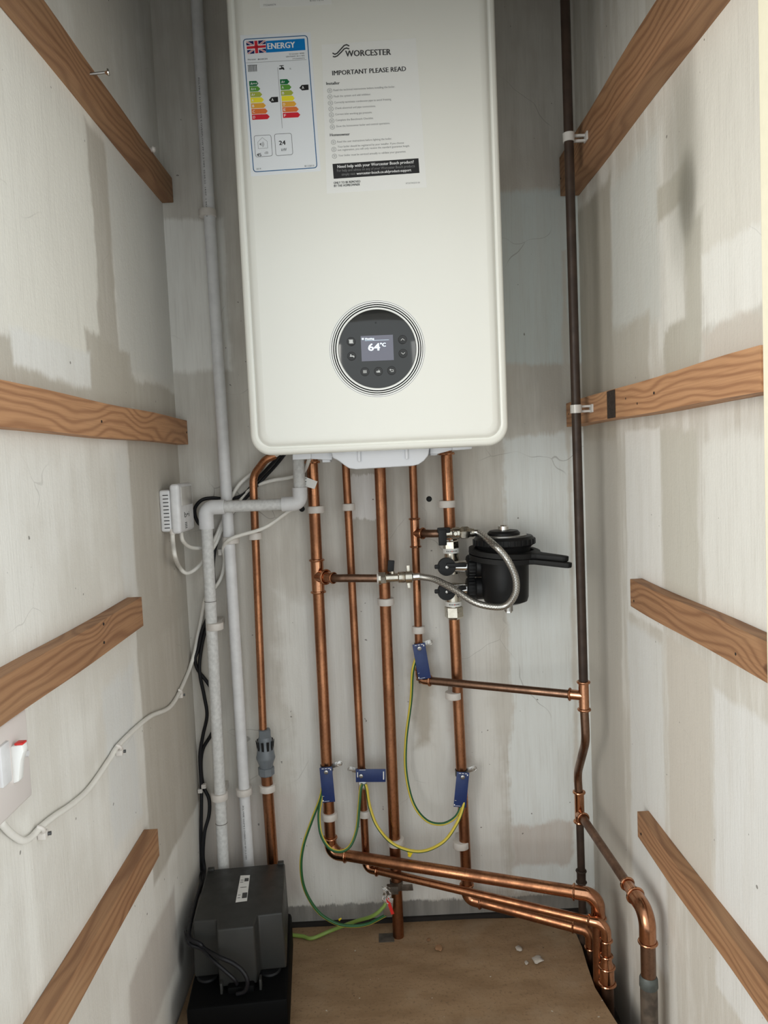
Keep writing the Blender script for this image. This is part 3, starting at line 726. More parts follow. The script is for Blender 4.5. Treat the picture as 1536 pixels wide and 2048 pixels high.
# notice with the maker's logo
s = Sheet(640, 70, 6.206, (150, 480), (1070, 420))
s.sheet(M_PAPER, [(20, 120), (1190, 40), (1325, 1890), (85, 1968)][::-1])
G = M_INKD
def wave(pts, w0): s.line(G, pts, w0, 3)
for dy in (0, 42):
    wave([(158+dy*0.1, 225+dy), (185, 240+dy*0.75), (215, 225+dy*0.8), (262, 172+dy), (300, 130+dy), (330, 120+dy), (360, 135+dy*0.9)], 15)
s.text(G, 'WORCESTER', 318, 268, 880, 246, 72, 3, 0.0004)
s.text(M_INK, 'IMPORTANT PLEASE READ', 155, 502, 1068, 446, 56, 3, 0.00022)
s.text(M_INK, 'Installer', 80, 620, 245, 612, 34, 3, 0.00015); s.text(M_INK, 'Homeowner', 125, 1258, 370, 1246, 34, 3, 0.00015)
for (t_, x0, y0, x1, y1, iy) in [('Read the technical instructions before installing the boiler.', 168, 697, 932, 652, 690), ('Flush the system and add inhibitor.', 172, 774, 632, 746, 768), ('Correctly terminate condensate pipe to avoid freezing.', 178, 850, 888, 808, 845),
     ('Check electrical and pipe connections.', 185, 922, 692, 892, 918), ('Correct inlet working gas pressure.', 190, 997, 648, 970, 992), ('Complete the Benchmark Checklist.', 195, 1070, 664, 1042, 1066), ('Show the homeowner boiler and control operations.', 202, 1145, 870, 1105, 1142),
     ('Read the user instructions before lighting the boiler.', 215, 1337, 892, 1297, 1332), ('Your boiler should be registered by your installer. If you choose', 220, 1400, 1042, 1348, 1420), ('not registration, you will only receive the standard guarantee length.', 222, 1440, 1115, 1386, None), ('Your boiler must be serviced annually to validate your guarantee.', 228, 1508, 1068, 1456, 1505)]:
    s.text(M_INKG, t_, x0, y0, x1, y1, 24)
    if iy:
        cx = x0-48; s.line(M_INKG, [(cx+28*math.cos(a*PI/8), iy+28*math.sin(a*PI/8)) for a in range(16)], 4, 2, True)
        s.line(M_INKG, [(cx-12, iy-8), (cx+12, iy-8)], 5); s.line(M_INKG, [(cx-12, iy+8), (cx+12, iy+8)], 5)
s.poly(M_INK, [(170, 1785), (1235, 1712), (1222, 1530), (155, 1600)], 2)
s.text(M_WHT, 'Need help with your Worcester Bosch product?', 218, 1652, 1165, 1590, 36, 3, 0.00012)
s.text(M_INKG, 'For help and advice on any of your Worcester Bosch products', 212, 1700, 1178, 1640, 32)
s.text(M_INKG, 'simply visit', 270, 1745, 440, 1734, 30); s.text(M_WHT, 'worcester-bosch.co.uk/product-support', 455, 1735, 1132, 1690, 32, 3, 0.0001)
s.text(M_INK, 'ONLY TO BE REMOVED', 172, 1850, 502, 1830, 28, 3, 0.00012); s.text(M_INK, 'BY THE HOMEOWNER', 175, 1888, 496, 1868, 28, 3, 0.00012); s.text(M_INKG, '8733704235-00', 1066, 1850, 1240, 1840, 18)
tag(obj('notice_sticker', s.m, bo, smooth=False), 'pale notice sticker with the maker name and instructions')
# bottom edge of another sticker, cut by the frame
s = Sheet(440, 0, 2.56, (210, 40), (570, 20))
s.sheet(M_PAPER, [(196, -72), (565, -93), (572, 22), (205, 42)][::-1])
s.text(M_INKG, '7733600374', 222, 32, 286, 28, 9); s.text(M_INKG, '87071094', 460, 8, 530, 4, 9)
tag(obj('serial_sticker', s.m, bo, smooth=False), 'pale serial number sticker at the top')

# ------------------------------------------------------------------ pipework
R22, R15 = 0.0110, 0.0076
def collar(m, c, ax, R, w=0.0020):
    m.ring(c, ax, R+0.0006, w, 28, 8)
def socket(m, p, d, R, ln, bead=True):
    """an end-feed socket along d from p"""
    d = Vector(d).normalized()
    m.lathe([(-0.0005, R+0.0002), (0, R+0.0013), (ln, R+0.0013), (ln+0.0005, R+0.0002)], p, d, 28)
    if bead: collar(m, Vector(p)+d*(ln-0.003), d, R+0.001)
def elbow(parent, a, corner, b, R, rad, mat=M_FIT, leg=0.013, name='elbow'):
    a, corner, b = Vector(a), Vector(corner), Vector(b)
    d1 = (a-corner).normalized(); d2 = (b-corner).normalized(); ang = d1.angle(d2)
    t = rad/math.tan(ang/2)
    m = MB().mat(mat)
    m.tube(fillet([corner+d1*(t+leg), corner, corner+d2*(t+leg)], rad, 12), R+0.0013, 26)
    collar(m, corner+d1*(t+leg-0.003), d1, R+0.0012); collar(m, corner+d2*(t+leg-0.003), d2, R+0.0012)
    return obj(name, m, parent)
def pipe_part(parent, pts, R, mat=M_COP, rad=0.02, name='pipe', seg=26):
    m = MB().mat(mat); m.tube(fillet(pts, rad, 12) if len(pts) > 2 else pts, R, seg); return obj(name, m, parent)
def on(pts, t):                                  # point at parameter t along a straight pipe
    return Vector(pts[0]).lerp(Vector(pts[1]), t)
def vtop(u, v, Y, z):                            # a pipe top under the boiler
    p = P(u, v, Y); p.z = z; return p
YP = -0.030
ZT = BZ0+0.004

# A: flow pipe, 22 mm, first on the left
A0 = P(625, 940, YP); A0.z = ZT; A1 = P(660, 1676, YP); A1 = A1
A2 = P(1190, 1790, -0.207); A2.z = A1.z-0.028; A1e = V(A1.x, YP, A1.z-0.026)
zA, zA2 = 0.1655, 0.157
A1e = V(P(661, 1690, YP).x, YP, zA); A2 = V(0.3590, -0.203, zA2); A3 = V(0.3590, -0.203, -0.118)
t = thing('copper_pipe', 'copper pipe at the left of the bare row, bending right along the floor', 'pipe', A1e)
pipe_part(t, [A0, A1e, A2, A3], R22, rad=0.028)
elbow(t, A0, A1e, A2, R22, 0.022); elbow(t, A1e, A2, A3, R22, 0.030, leg=0.014)
m = MB().mat(M_FIT); socket(m, (A0.x, YP, ZT-0.018), (0, 0, 1), R22, 0.016, False); collar(m, (A0.x, YP, ZT-0.017), (0, 0, 1), R22+0.0014, 0.003); obj('union', m, t)
def xa(z): return A0.lerp(A1e, (A0.z-z)/(A0.z-A1e.z))
tc = xa(P(637, 1152, YP).z)
m = MB().mat(M_FIT)
m.lathe([(-0.034, R22+0.0003), (-0.0335, R22+0.0014), (0.0335, R22+0.0014), (0.034, R22+0.0003)], tc, (0, 0, 1), 28)
collar(m, tc+V(0, 0, 0.031), (0, 0, 1), R22+0.0014, 0.0023); collar(m, tc-V(0, 0, 0.031), (0, 0, 1), R22+0.0014, 0.0023)
bd = V(math.cos(0.80), -math.sin(0.80), 0)
m.lathe([(0, R22+0.0010), (0.020, R22+0.0012), (0.0245, R22+0.0015)], tc, bd, 28); collar(m, tc+bd*0.0245, bd, R22+0.0015, 0.0023)
m.lathe([(0.0245, R22), (0.032, R22-0.001), (0.040, R15+0.0018), (0.047, R15+0.0014)], tc, bd, 28); collar(m, tc+bd*0.0465, bd, R15+0.0014, 0.0018)
obj('tee', m, t)
b0 = tc+bd*0.03; VY = P(775, 1157, -0.088)
zV = tc.z
b1 = tc+bd*0.068; b2 = V(P(755, 1157, b1.y-0.006).x, b1.y-0.004, P(755, 1157, b1.y-0.006).z)
m = MB().mat(M_TARN); m.tube(spline([b0, tc+bd*0.047, tc+bd*0.058+V(0.004, 0.0012, 0), tc+bd*0.066+V(0.012, 0.0042, 0), b2], 8), R15, 24); obj('branch_pipe', m, t)

# lower filling valve on the branch
vc = b2+V(0.002, 0, 0); xd = (P(840, 1153, b2.y)-P(755, 1157, b2.y)).normalized(); 
vt_ = thing('filling_valve', 'brass-coloured isolating valve with black lever on the branch from the left copper pipe', 'valve', vc)
def k_(n): return n*0.00092
m = MB().mat(M_CLIP); m.lathe([(-0.003, R15+0.003), (0, R15+0.003)], vc, xd, 24)
m.mat(M_NICK); m.lathe([(0, 0.0105), (0.001, 0.0118), (0.013, 0.0118), (0.014, 0.0105)], vc, xd, 6); m.lathe([(0.0, 0.0122), (0.004, 0.0122)], vc, xd, 24)
m.lathe([(0.013, 0.0085), (0.036, 0.0085), (0.038, 0.0108), (0.048, 0.0108), (0.050, 0.0095)], vc, xd, 24); obj('body', m, vt_)
m = MB().mat(M_NICK); m.lathe([(0.050, 0.0118), (0.062, 0.0118), (0.064, 0.010)], vc, xd, 24)
m.box(vc+xd*0.056+V(0, 0, 0.016), (0.006, 0.005, 0.012), bevel=0.001); m.box(vc+xd*0.056-V(0, 0, 0.016), (0.006, 0.005, 0.012), bevel=0.001); obj('wing_nut', m, vt_)
m = MB().mat(M_NICK); m.lathe([(0, 0.004), (0.012, 0.004)], vc+xd*0.026, (0, 0, 1), 14); m.mat(M_BLK)
m.box(vc+xd*0.024+V(0, 0, 0.022), (0.012, 0.007, 0.021), Matrix.Rotation(0.12, 3, 'Y'), bevel=0.0012); obj('lever', m, vt_)
H0 = vc+xd*0.066

# B: 15 mm pipe, second
zB, zB2 = 0.131, 0.1205
B0 = P(692, 940, YP); B0.z = ZT; B1 = V(P(732, 1712, YP).x, YP, zB); B2 = V(0.3645, -0.229, zB2); B3 = V(0.3645, -0.229, -0.118)
t = thing('copper_pipe', 'thin copper pipe second in the bare row, with the sideways blue tag', 'pipe', B1)
pipe_part(t, [B0, B1, B2, V(B2.x, B2.y, 0.03)], R15, rad=0.018)
elbow(t, B0, B1, B2, R15, 0.016, leg=0.011); elbow(t, B1, B2, B3, R15, 0.020, leg=0.012)
m = MB().mat(M_FIT); q = V(B2.x, B2.y, 0)
m.lathe([(0.066, R15+0.0013), (0.055, R15+0.0013), (0.046, R22+0.0014), (0.014, R22+0.0014)][::-1], q, (0, 0, 1), 28)
collar(m, q+V(0, 0, 0.064), (0, 0, 1), R15+0.0013, 0.002); collar(m, q+V(0, 0, 0.044), (0, 0, 1), R22+0.0012, 0.002); collar(m, q+V(0, 0, 0.014), (0, 0, 1), R22+0.0016, 0.0026); obj('reducer', m, t)
pipe_part(t, [V(B2.x, B2.y, 0.02), B3], R22, M_TARN, name='floor_pipe')

# C: 22 mm pipe straight to the floor
C0 = P(760, 940, YP-0.004); C0.z = ZT; Cb = PZ(797, 1872, 0); C1 = V(Cb.x, Cb.y, -0.0005)
t = thing('copper_pipe', 'thick copper pipe in the middle running straight down into the floor', 'pipe', C1)
pipe_part(t, [C0, C1], R22)

# D: gas pipe, 15 mm, with its tee and the run to the brown pipe
D0 = P(826, 938, YP); D0.z = ZT
zG = 0.5064
D1 = V(P(840, 1360, YP).x, YP, zG); GX, GY = 0.352, -0.172
D2 = V(GX, GY, zG)
t = thing('copper_pipe', 'thin copper gas pipe bending right at the upper blue tag to the brown riser', 'pipe', D1)
pipe_part(t, [D0, D1], R15); 
g1 = D2+(D1-D2).normalized()*0.02
pipe_part(t, [D1, g1], R15, M_TARN, name='cross_pipe')
elbow(t, D0, D1, D2, R15, 0.013, leg=0.011)
def xd_(z): return D0.lerp(D1, (D0.z-z)/(D0.z-D1.z))
dt = xd_(P(833, 1066, YP).z); m = MB().mat(M_FIT)
m.lathe([(-0.028, R15+0.0003), (-0.0275, R15+0.0014), (0.0285, R15+0.0014), (0.029, R15+0.0003)], dt, (0, 0, 1), 28)
collar(m, dt+V(0, 0, 0.0275), (0, 0, 1), R15+0.0014, 0.002); collar(m, dt-V(0, 0, 0.0262), (0, 0, 1), R15+0.0014, 0.002)
bd = V(math.cos(0.72), -math.sin(0.72), 0)
m.lathe([(0, R15+0.0012), (0.020, R15+0.0013)], dt, bd, 26); collar(m, dt+bd*0.0190, bd, R15+0.0014, 0.002); obj('tee', m, t)
uv0 = dt+bd*0.045+V(0.004, 0.002, 0)
m = MB().mat(M_TARN); m.tube(spline([dt+bd*0.014, dt+bd*0.030, dt+bd*0.040+V(0.003, 0.001, 0), uv0+V(0.010, 0, 0)], 6), R15, 24); obj('branch_pipe', m, t)
# upper filling valve
vc = uv0+V(0.006, 0, 0); xd = V(1, 0, -0.02).normalized()
vt_ = thing('filling_valve', 'silver isolating valve with black lever at the upper end of the braided hose', 'valve', vc)
m = MB().mat(M_NICK); m.lathe([(0, 0.0105), (0.001, 0.0116), (0.012, 0.0116), (0.013, 0.0095), (0.024, 0.0095), (0.026, 0.0116), (0.038, 0.0116), (0.040, 0.0095)], vc, xd, 24)
m.lathe([(0.0, 0.0052), (0.0105, 0.0052), (0.0125, 0.0035)], vc+xd*0.030, (0, -1, 0), 16); obj('body', m, vt_)
m = MB().mat(M_NICK); m.lathe([(0.040, 0.010), (0.043, 0.0125), (0.054, 0.0125), (0.058, 0.0095)], vc, xd, 6); m.lathe([(0.056, 0.0085), (0.066, 0.0080)], vc, xd, 20); obj('wing_nut', m, vt_)
m = MB().mat(M_BLK); m.box(vc+V(0.005, -0.016, -0.006), (0.015, 0.009, 0.030), bevel=0.0015); m.box(vc+V(0.008, -0.014, 0.007), (0.024, 0.008, 0.010), bevel=0.0015); obj('lever', m, vt_)
H1 = vc+xd*0.064

# brown riser, copper tees and swan-neck by the right corner
RT = P(1130, 0, GY); RT = V(0.351, GY, 1.95)
rp0 = V(GX, GY, zG+0.012)
t = thing('riser_pipe', 'dark brown painted pipe running up the right corner to the copper tees', 'pipe', rp0)
rtop = PX(1130, 0, 0.3455); rtop = V(0.3455, rtop.y, rtop.z); dd = (rtop-rp0)
pipe_part(t, [rp0, rp0+dd*1.5], 0.0079, M_OLDP, name='painted_pipe')
m = MB().mat(M_FIT); tcx = V(GX, GY, zG)
m.lathe([(-0.026, R15+0.0003), (-0.0255, R15+0.0014), (0.0255, R15+0.0014), (0.026, R15+0.0003)], tcx, (0, 0, 1), 28)
collar(m, tcx+V(0, 0, 0.0245), (0, 0, 1), R15+0.0016, 0.0024); collar(m, tcx-V(0, 0, 0.0250), (0, 0, 1), R15+0.0016, 0.0024)
gd = (D1-D2).normalized(); m.lathe([(0, R15+0.0012), (0.026, R15+0.0014)], tcx, gd, 26); collar(m, tcx+gd*0.0245, gd, R15+0.0015, 0.0022); obj('tee', m, t)
LX, LY, LZ = 0.360, -0.092, P(1160, 1618, -0.092).z
l1 = V(P(1153, 1575, LY).x, LY, P(1153, 1575, LY).z)
s1 = V(GX, GY, P(1190, 1468, GY).z)
m = MB().mat(M_TARN)
m.tube(fillet([tcx-V(0, 0, 0.02), s1+V(0.0015, 0, -0.012), V(LX-0.002, LY, l1.z+0.028), V(LX, LY, l1.z-0.03)], 0.05, 10), R15, 24); obj('swan_neck', m, t)
lt0 = V(LX, LY, LZ)
m = MB().mat(M_FIT)
m.lathe([(-0.026, R15+0.0003), (-0.0255, R15+0.0014), (0.0335, R15+0.0014), (0.034, R15+0.0003)], lt0, (0, 0, 1), 28)
collar(m, lt0+V(0, 0, 0.033), (0, 0, 1), R15+0.0016, 0.0024); collar(m, lt0-V(0, 0, 0.0245), (0, 0, 1), R15+0.0016, 0.0024)
zB_ = LZ-0.004
e1 = V(0.373, -0.428, 0); ez_ = P(1262, 1785, -0.36).z
br0 = V(LX, LY, LZ-0.008); brE = V(0.3765, -0.400, LZ-0.014)
bdir = (brE-br0).normalized()
m.lathe([(0, R15+0.0010), (0.022, R15+0.0014)], br0, bdir, 26); collar(m, br0+bdir*0.021, bdir, R15+0.0016, 0.0022); obj('tee', m, t)
pipe_part(t, [br0+bdir*0.012, br0+bdir*((brE-br0).length-0.045)], R15, M_TARN, name='branch_pipe')
pipe_part(t, [lt0-V(0, 0, 0.02), V(LX+0.001, LY, -0.118)], 0.0072, M_OLDP, name='painted_pipe')
m = MB().mat(M_OLDP); q = V(LX, LY, P(1158, 1752, LY).z); m.lathe([(-0.012, 0.0085), (0.010, 0.0085)], q, (0, 0, 1), 20); m.ring(q+V(0, 0, 0.010), (0, 0, 1), 0.0085, 0.002); m.ring(q-V(0, 0, 0.012), (0, 0, 1), 0.0085, 0.002); obj('coupler', m, t)
# reducer and big elbow near the camera
eb = V(brE.x, brE.y, -0.118)
elbow(t, br0, brE, eb, R22, 0.036, M_FIT, leg=0.012, name='elbow')
m = MB().mat(M_FIT); L_ = (brE-br0).length
m.lathe([(L_-0.078, R15+0.0014), (L_-0.056, R15+0.0016), (L_-0.046, R22+0.0008), (L_-0.042, R22+0.001)], br0, bdir, 28); collar(m, br0+bdir*(L_-0.076), bdir, R15+0.0016, 0.0022); obj('reducer', m, t)
pipe_part(t, [V(brE.x, brE.y, brE.z-0.04), V(brE.x, brE.y, 0.12)], R22, M_TARN, name='drop_pipe')
pipe_part(t, [V(brE.x, brE.y, 0.135), eb], R22+0.0016, M_OLDG, name='floor_pipe')
m = MB().mat(M_SOLD); m.lathe([(0.131, R22+0.0012), (0.134, R22+0.0028), (0.146, R22+0.0024), (0.150, R22+0.0004)], V(brE.x, brE.y, 0), (0, 0, 1), 26); obj('soldered_joint', m, t)

# E: 22 mm return pipe through the filter valves
E0 = P(893, 915, YP-0.004); E0.z = ZT; YE = YP-0.004
zE, zE2 = 0.0610, 0.0480
E1 = V(P(934, 1778, YE).x, YE, zE); E2 = V(0.3632, -0.136, zE2); E3 = V(E2.x, E2.y, -0.118)
t = thing('copper_pipe', 'thick copper pipe at the right of the bare row, cut by the black filter', 'pipe', E1)
def xe(z): return E0.lerp(E1, (E0.z-z)/(E0.z-E1.z))
zv1 = P(897, 1082, YE).z; zv2 = P(904, 1236, YE).z
pipe_part(t, [E0, xe(zv1-0.01)], R22, name='upper_pipe')
pipe_part(t, [xe(zv2+0.01), E1, E2, V(E2.x, E2.y, 0.02)], 0.0106, rad=0.02, name='lower_pipe')
elbow(t, E0, E1, E2, R22, 0.020, leg=0.012); elbow(t, E1, E2, E3, 0.0086, 0.026, leg=0.010)
pipe_part(t, [V(E2.x, E2.y, 0.03), E3], R15, M_TARN, name='floor_pipe')
m = MB().mat(M_FIT); collar(m, xe(ZT-0.012), (0, 0, 1), R22+0.0016, 0.003); obj('union', m, t)

# ------------------------------------------------------------------ magnetic filter
FX = P(1010, 1150, -0.08).x; FY = -0.080
def fz(v, y=FY): return P(1010, v, y).z
ft = thing('magnetic_filter', 'black cylindrical heating filter with silver bolt, plumbed into the right copper pipe', 'filter', (FX, FY, fz(1205)))
k = 0.000925
m = MB().mat(M_BLK)
zb, zt_ = fz(1205), fz(1098)
m.lathe([(zb-zt_, 0.030), (zb-zt_+0.004, 0.040), (zb-zt_+0.012, 0.0425), (-0.045, 0.0440), (-0.018, 0.0445), (0.0, 0.048), (0.006, 0.050)], (FX, FY, zt_), (0, 0, 1), 40); obj('canister', m, ft)
m = MB().mat(M_BLK); z0 = fz(1098)
rim = [(0.006, 0.051), (0.010, 0.056), (0.020, 0.056), (0.025, 0.052)]
m.lathe(rim, (FX, FY, z0), (0, 0, 1), 40)
for kk in range(28):
    a = 2*PI*kk/28; m.box((FX+0.056*math.cos(a), FY+0.056*math.sin(a), z0+0.015), (0.004, 0.004, 0.010), Matrix.Rotation(a, 3, 'Z'), bevel=0.0006)
obj('screw_collar', m, ft)
m = MB().mat(M_STEEL); m.lathe([(0.024, 0.042), (0.027, 0.042), (0.0275, 0.030)], (FX, FY, z0), (0, 0, 1), 40); obj('washer', m, ft)
m = MB().mat(M_BLK); m.lathe([(0.026, 0.030), (0.031, 0.030), (0.035, 0.026), (0.036, 0.010)], (FX, FY, z0), (0, 0, 1), 32); obj('cap', m, ft)
m = MB().mat(M_CHR); m.lathe([(0.034, 0.0105), (0.043, 0.0105), (0.044, 0.009), (0.041, 0.006)], (FX, FY, z0), (0, 0, 1), 24); obj('bleed_bolt', m, ft)
m = MB().mat(M_STEEL); q = P(1017, 1211, FY-0.02); m.lathe([(-0.010, 0.008), (0.008, 0.008)], q, (0, 0, 1), 18); m.mat(M_CHR); m.lathe([(-0.013, 0.006), (-0.009, 0.006)], q, (0, 0, 1), 6); obj('drain_plug', m, ft)
# ports
for i, v in enumerate((1132, 1177)):
    q = P(955, v, -0.055); x0 = q.x
    m = MB().mat(M_BLK)
    m.lathe([(-0.021, 0.019), (-0.019, 0.0212), (-0.006, 0.0212), (-0.004, 0.020), (-0.002, 0.0212), (0.012, 0.0205), (0.014, 0.016), (0.034, 0.016)], (x0, q.y, q.z), (1, 0, -0.03), 28)
    for kk in range(18):
        a = 2*PI*kk/18; m.box((x0-0.012, q.y+0.0208*math.cos(a), q.z+0.0208*math.sin(a)), (0.012, 0.0016, 0.003), bevel=0.0005)
    obj('port_nut', m, ft)
    m = MB().mat(M_CHR); m.lathe([(-0.050, 0.010), (-0.030, 0.0115), (-0.020, 0.0115)], (x0, q.y, q.z), (1, 0, -0.03), 24); obj('port_tube', m, ft)
# valves on the pipe
def vpt(v): z = P(898, v, YE).z; return xe(z)
m = MB().mat(M_NICK); q = vpt(1150)
zz = lambda v: vpt(v).z-q.z
axE = (E0-E1).normalized()
m.lathe([(zz(1133+14), 0.0145), (zz(1125), 0.0155), (zz(1110), 0.0135), (zz(1098), 0.0140), (zz(1097), 0.0135)], q, axE, 26); m.lathe([(zz(1097), 0.0150), (zz(1083), 0.0150), (zz(1081), 0.0125), (zz(1078), 0.0125)], q, axE, 6)
m.lathe([(0, 0.012), (0.036, 0.0115)], vpt(1132), (1, -0.55, 0), 20); obj('valve_body', m, ft)
m = MB().mat(M_NICK)
m.lathe([(zz(1238), 0.0135), (zz(1233), 0.0180), (zz(1214), 0.0180), (zz(1212), 0.0140)], q, axE, 6); m.lathe([(zz(1213), 0.0145), (zz(1198), 0.0150), (zz(1185), 0.0155), (zz(1170), 0.0140)], q, axE, 26)
m.lathe([(0, 0.012), (0.036, 0.0115)], vpt(1178), (1, -0.55, 0), 20); obj('valve_body', m, ft)
for v in (1101, 1207):
    m = MB().mat(M_PAPER); m.lathe([(-0.0045, 0.0158), (0.0045, 0.0158)], vpt(v), axE, 26)
    m.mat(M_INKD); 
    for kk in range(7):
        a = -0.6+kk*0.2; m.box(vpt(v)+V(0.0159*math.sin(a), -0.0159*math.cos(a), 0), (0.0018, 0.0004, 0.0022), Matrix.Rotation(a, 3, 'Z'))
    m.mat(M_RED); m.box(vpt(v)+V(0.0006, -0.0161, 0), (0.0012, 0.0004, 0.0022))
    tag(obj('printed_band', m, ft), 'white band with dark printing')
for v, lev in ((1133, 0.03), (1182, -0.2)):
    q2 = vpt(v); c = P(893, v, q2.y-0.038)
    m = MB().mat(M_BLK); m.lathe([(-0.022, 0.0130), (-0.008, 0.0145), (-0.006, 0.0165), (0.003, 0.0175), (0.007, 0.0165), (0.008, 0.004)], c, (0, -1, 0), 30)
    m.box(c+V(0.018, -0.008, 0.003), (0.038, 0.006, 0.008), Matrix.Rotation(lev, 3, 'Y'), bevel=0.002); m.box(c+V(-0.018, -0.005, 0.001), (0.010, 0.006, 0.008), bevel=0.002)
    m.mat(M_STEEL); m.lathe([(0.007, 0.0032), (0.0105, 0.0028), (0.011, 0.001)], c, (0, -1, 0), 14)
    obj('valve_knob', m, ft)
# spanner left on the filter
def ringplate(m, c, r0, r1, z, th, seg=40):
    m.lathe([(z, r0), (z, r1), (z+th, r1), (z+th, r0), (z, r0)], c, (0, 0, 1), seg, caps=False)
sp = thing('filter_spanner', 'black plastic spanner on the filter, its two arms pointing right', 'spanner', (FX, FY, z0))
cz = V(FX, FY, z0-0.004)
for i, (uu, vv, th, dz, yt) in enumerate([(1137, 1118, 0.009, 0.000, -0.150), (1143, 1131, 0.009, -0.0105, -0.165)]):
    m = MB().mat(M_BLKR)
    c0 = V(FX, FY, cz.z+dz); tip = P(uu, vv, yt)
    d = (tip-c0).normalized(); n_ = V(-d.y, d.x, 0).normalized(); up = d.cross(n_); ln = (tip-c0).length
    w = 0.0095
    poly = [(0.046, 0.034), (0.070, 0.015), (ln-0.008, w), (ln-0.002, w*0.7), (ln, 0), (ln-0.002, -w*0.7), (ln-0.008, -w), (0.070, -0.015), (0.046, -0.034)]
    m.prism(poly, c0-up*th/2, d, n_, th, 0.0015)
    m.lathe([(-th/2, 0.0555), (-th/2, 0.066), (th/2, 0.066), (th/2, 0.0555), (-th/2, 0.0555)], c0, up, 40, caps=False)
    obj('arm', m, sp)
# braided hose
hp = [H1, H1+V(0.012, -0.004, -0.001), P(985, 1087, -0.156), P(1012, 1115, -0.172), P(1030, 1152, -0.172), P(1031, 1185, -0.168), P(1015, 1209, -0.160), P(990, 1214, -0.154), P(950, 1205, -0.142), P(910, 1180, -0.120), P(872, 1160, H0.y-0.012), P(848, 1154.5, H0.y-0.002), H0+V(0.004, 0, 0), H0]
t = thing('braided_hose', 'braided steel filling hose looping in front of the black filter', 'hose', hp[6])
m = MB(); m.mat(M_BRA); m.mat(M_BRA2)
path = spline(hp, 26); RH = 0.0062; seg = 24
# woven strands: alternate faces along and around the hose
pts = path; base = len(m.v)
m.cur = 0
m.tube(pts, RH, seg, True)
nf = 0
for i in range(len(pts)-1):
    for kk in range(seg):
        if ((i+kk) % 4 == 0) or ((i-kk) % 4 == 0): m.fm[nf] = 1
        nf += 1
obj('braid', m, t)
for (c, d) in ((H0, (path[-4]-path[-1]).normalized()), (H1, (path[3]-path[0]).normalized())):
    m = MB().mat(M_CHR); m.lathe([(-0.004, 0.0070), (0.010, 0.0074), (0.0105, 0.0066)], c, d, 24)
    m.lathe([(-0.010, 0.0088), (-0.0035, 0.0088)], c, d, 6); obj('ferrule', m, t)

# ------------------------------------------------------------------ tundish pipe (far left copper)
T_ = thing('discharge_pipe', 'copper discharge pipe with grey tundish, far left, entering behind the pump', 'pipe', P(540, 1700, YP))
q0 = P(560, 912, -0.060); q0.z = ZT+0.004
qa = P(507, 935, YP); qb = P(526, 1458, YP)
top = V(qa.x, YP, q0.z+0.002)
m = MB().mat(M_COP)
m.tube(fillet([V(q0.x+0.03, -0.05, q0.z+0.010), P(531, 919, -0.045), P(506, 952, YP), qb], [0.03, 0.035], 12), R15, 24); obj('upper_pipe', m, T_)
td = P(529, 1458, YP); te = P(533, 1550, YP); ax = (te-td).normalized(); LL = (te-td).length
m = MB().mat(M_TUND)
m.lathe([(0, 0.0105), (0.001, 0.0125), (0.015, 0.0125), (0.016, 0.0115)], td, ax, 6)
m.lathe([(0.015, 0.0115), (0.020, 0.0135), (0.050, 0.0172), (0.055, 0.0185), (0.058, 0.0185), (0.070, 0.0140), (LL-0.016, 0.0128)], td, ax, 30)
m.lathe([(LL-0.017, 0.0140), (LL-0.016, 0.0160), (LL-0.002, 0.0160), (LL, 0.0140)], td, ax, 8)
for kk in range(10):
    a = 2*PI*kk/10+0.15; r = 0.0158
    m.mat(M_BLK if kk % 2 == 0 or True else M_TUND)
    m.box(td+ax*0.034+V(r*math.cos(a), r*math.sin(a), 0), (0.0016, 0.0045, 0.024), Matrix.Rotation(a, 3, 'Z') @ Matrix.Rotation(0.12, 3, 'Y'))
obj('tundish', m, T_)
pipe_part(T_, [te-ax*0.006, P(548, 1760, YP)], R22, name='lower_pipe')

# ------------------------------------------------------------------ white plastic pipes
def on_tube(mb, txt, p_top, p_bot, R, phi, length, cap, flip=True):
    ax = (Vector(p_bot)-Vector(p_top)).normalized(); e1 = V(0, -1, 0); e1 = (e1-ax*e1.dot(ax)).normalized(); e2 = V(1, 0, 0)
    def wr(a, h):
        an = phi+h/R
        return Vector(p_top)+ax*a+(e1*math.cos(an)+e2*math.sin(an))*(R+0.0003)
    lettering(mb, txt, (0, 0, 0), (1, 0, 0), (0, 1, 0), length, cap, wrap=wr)
RP = 0.0109
w0 = P(393, 0, YP+0.002); w1 = P(497, 1722, YP+0.002); wd = (w1-w0)
WT = w0-wd*0.35; WB = w1+wd*0.02
t = thing('overflow_pipe', 'straight white plastic pipe from the top of the photo to the pump', 'pipe', w1)
m = MB().mat(M_PVC); m.tube([WT, WB], RP, 28); m.mat(M_INKD)
def wpos(v): return w0.lerp(w1, v/1722)
on_tube(m, 'POLYPIPE 21.5 WHITE S OVERFLOW PP 21.5 MM  22.05.22  14:07  1 SIDE 262', wpos(150), wpos(412), RP, -0.35, (wpos(412)-wpos(150)).length, 0.0028)
on_tube(m, 'POLYPIPE WHITE S OVERFLOW PP 21.5 MM', wpos(1598), wpos(1712), RP, -0.35, (wpos(1712)-wpos(1598)).length, 0.0032)
obj('pipe', m, t)
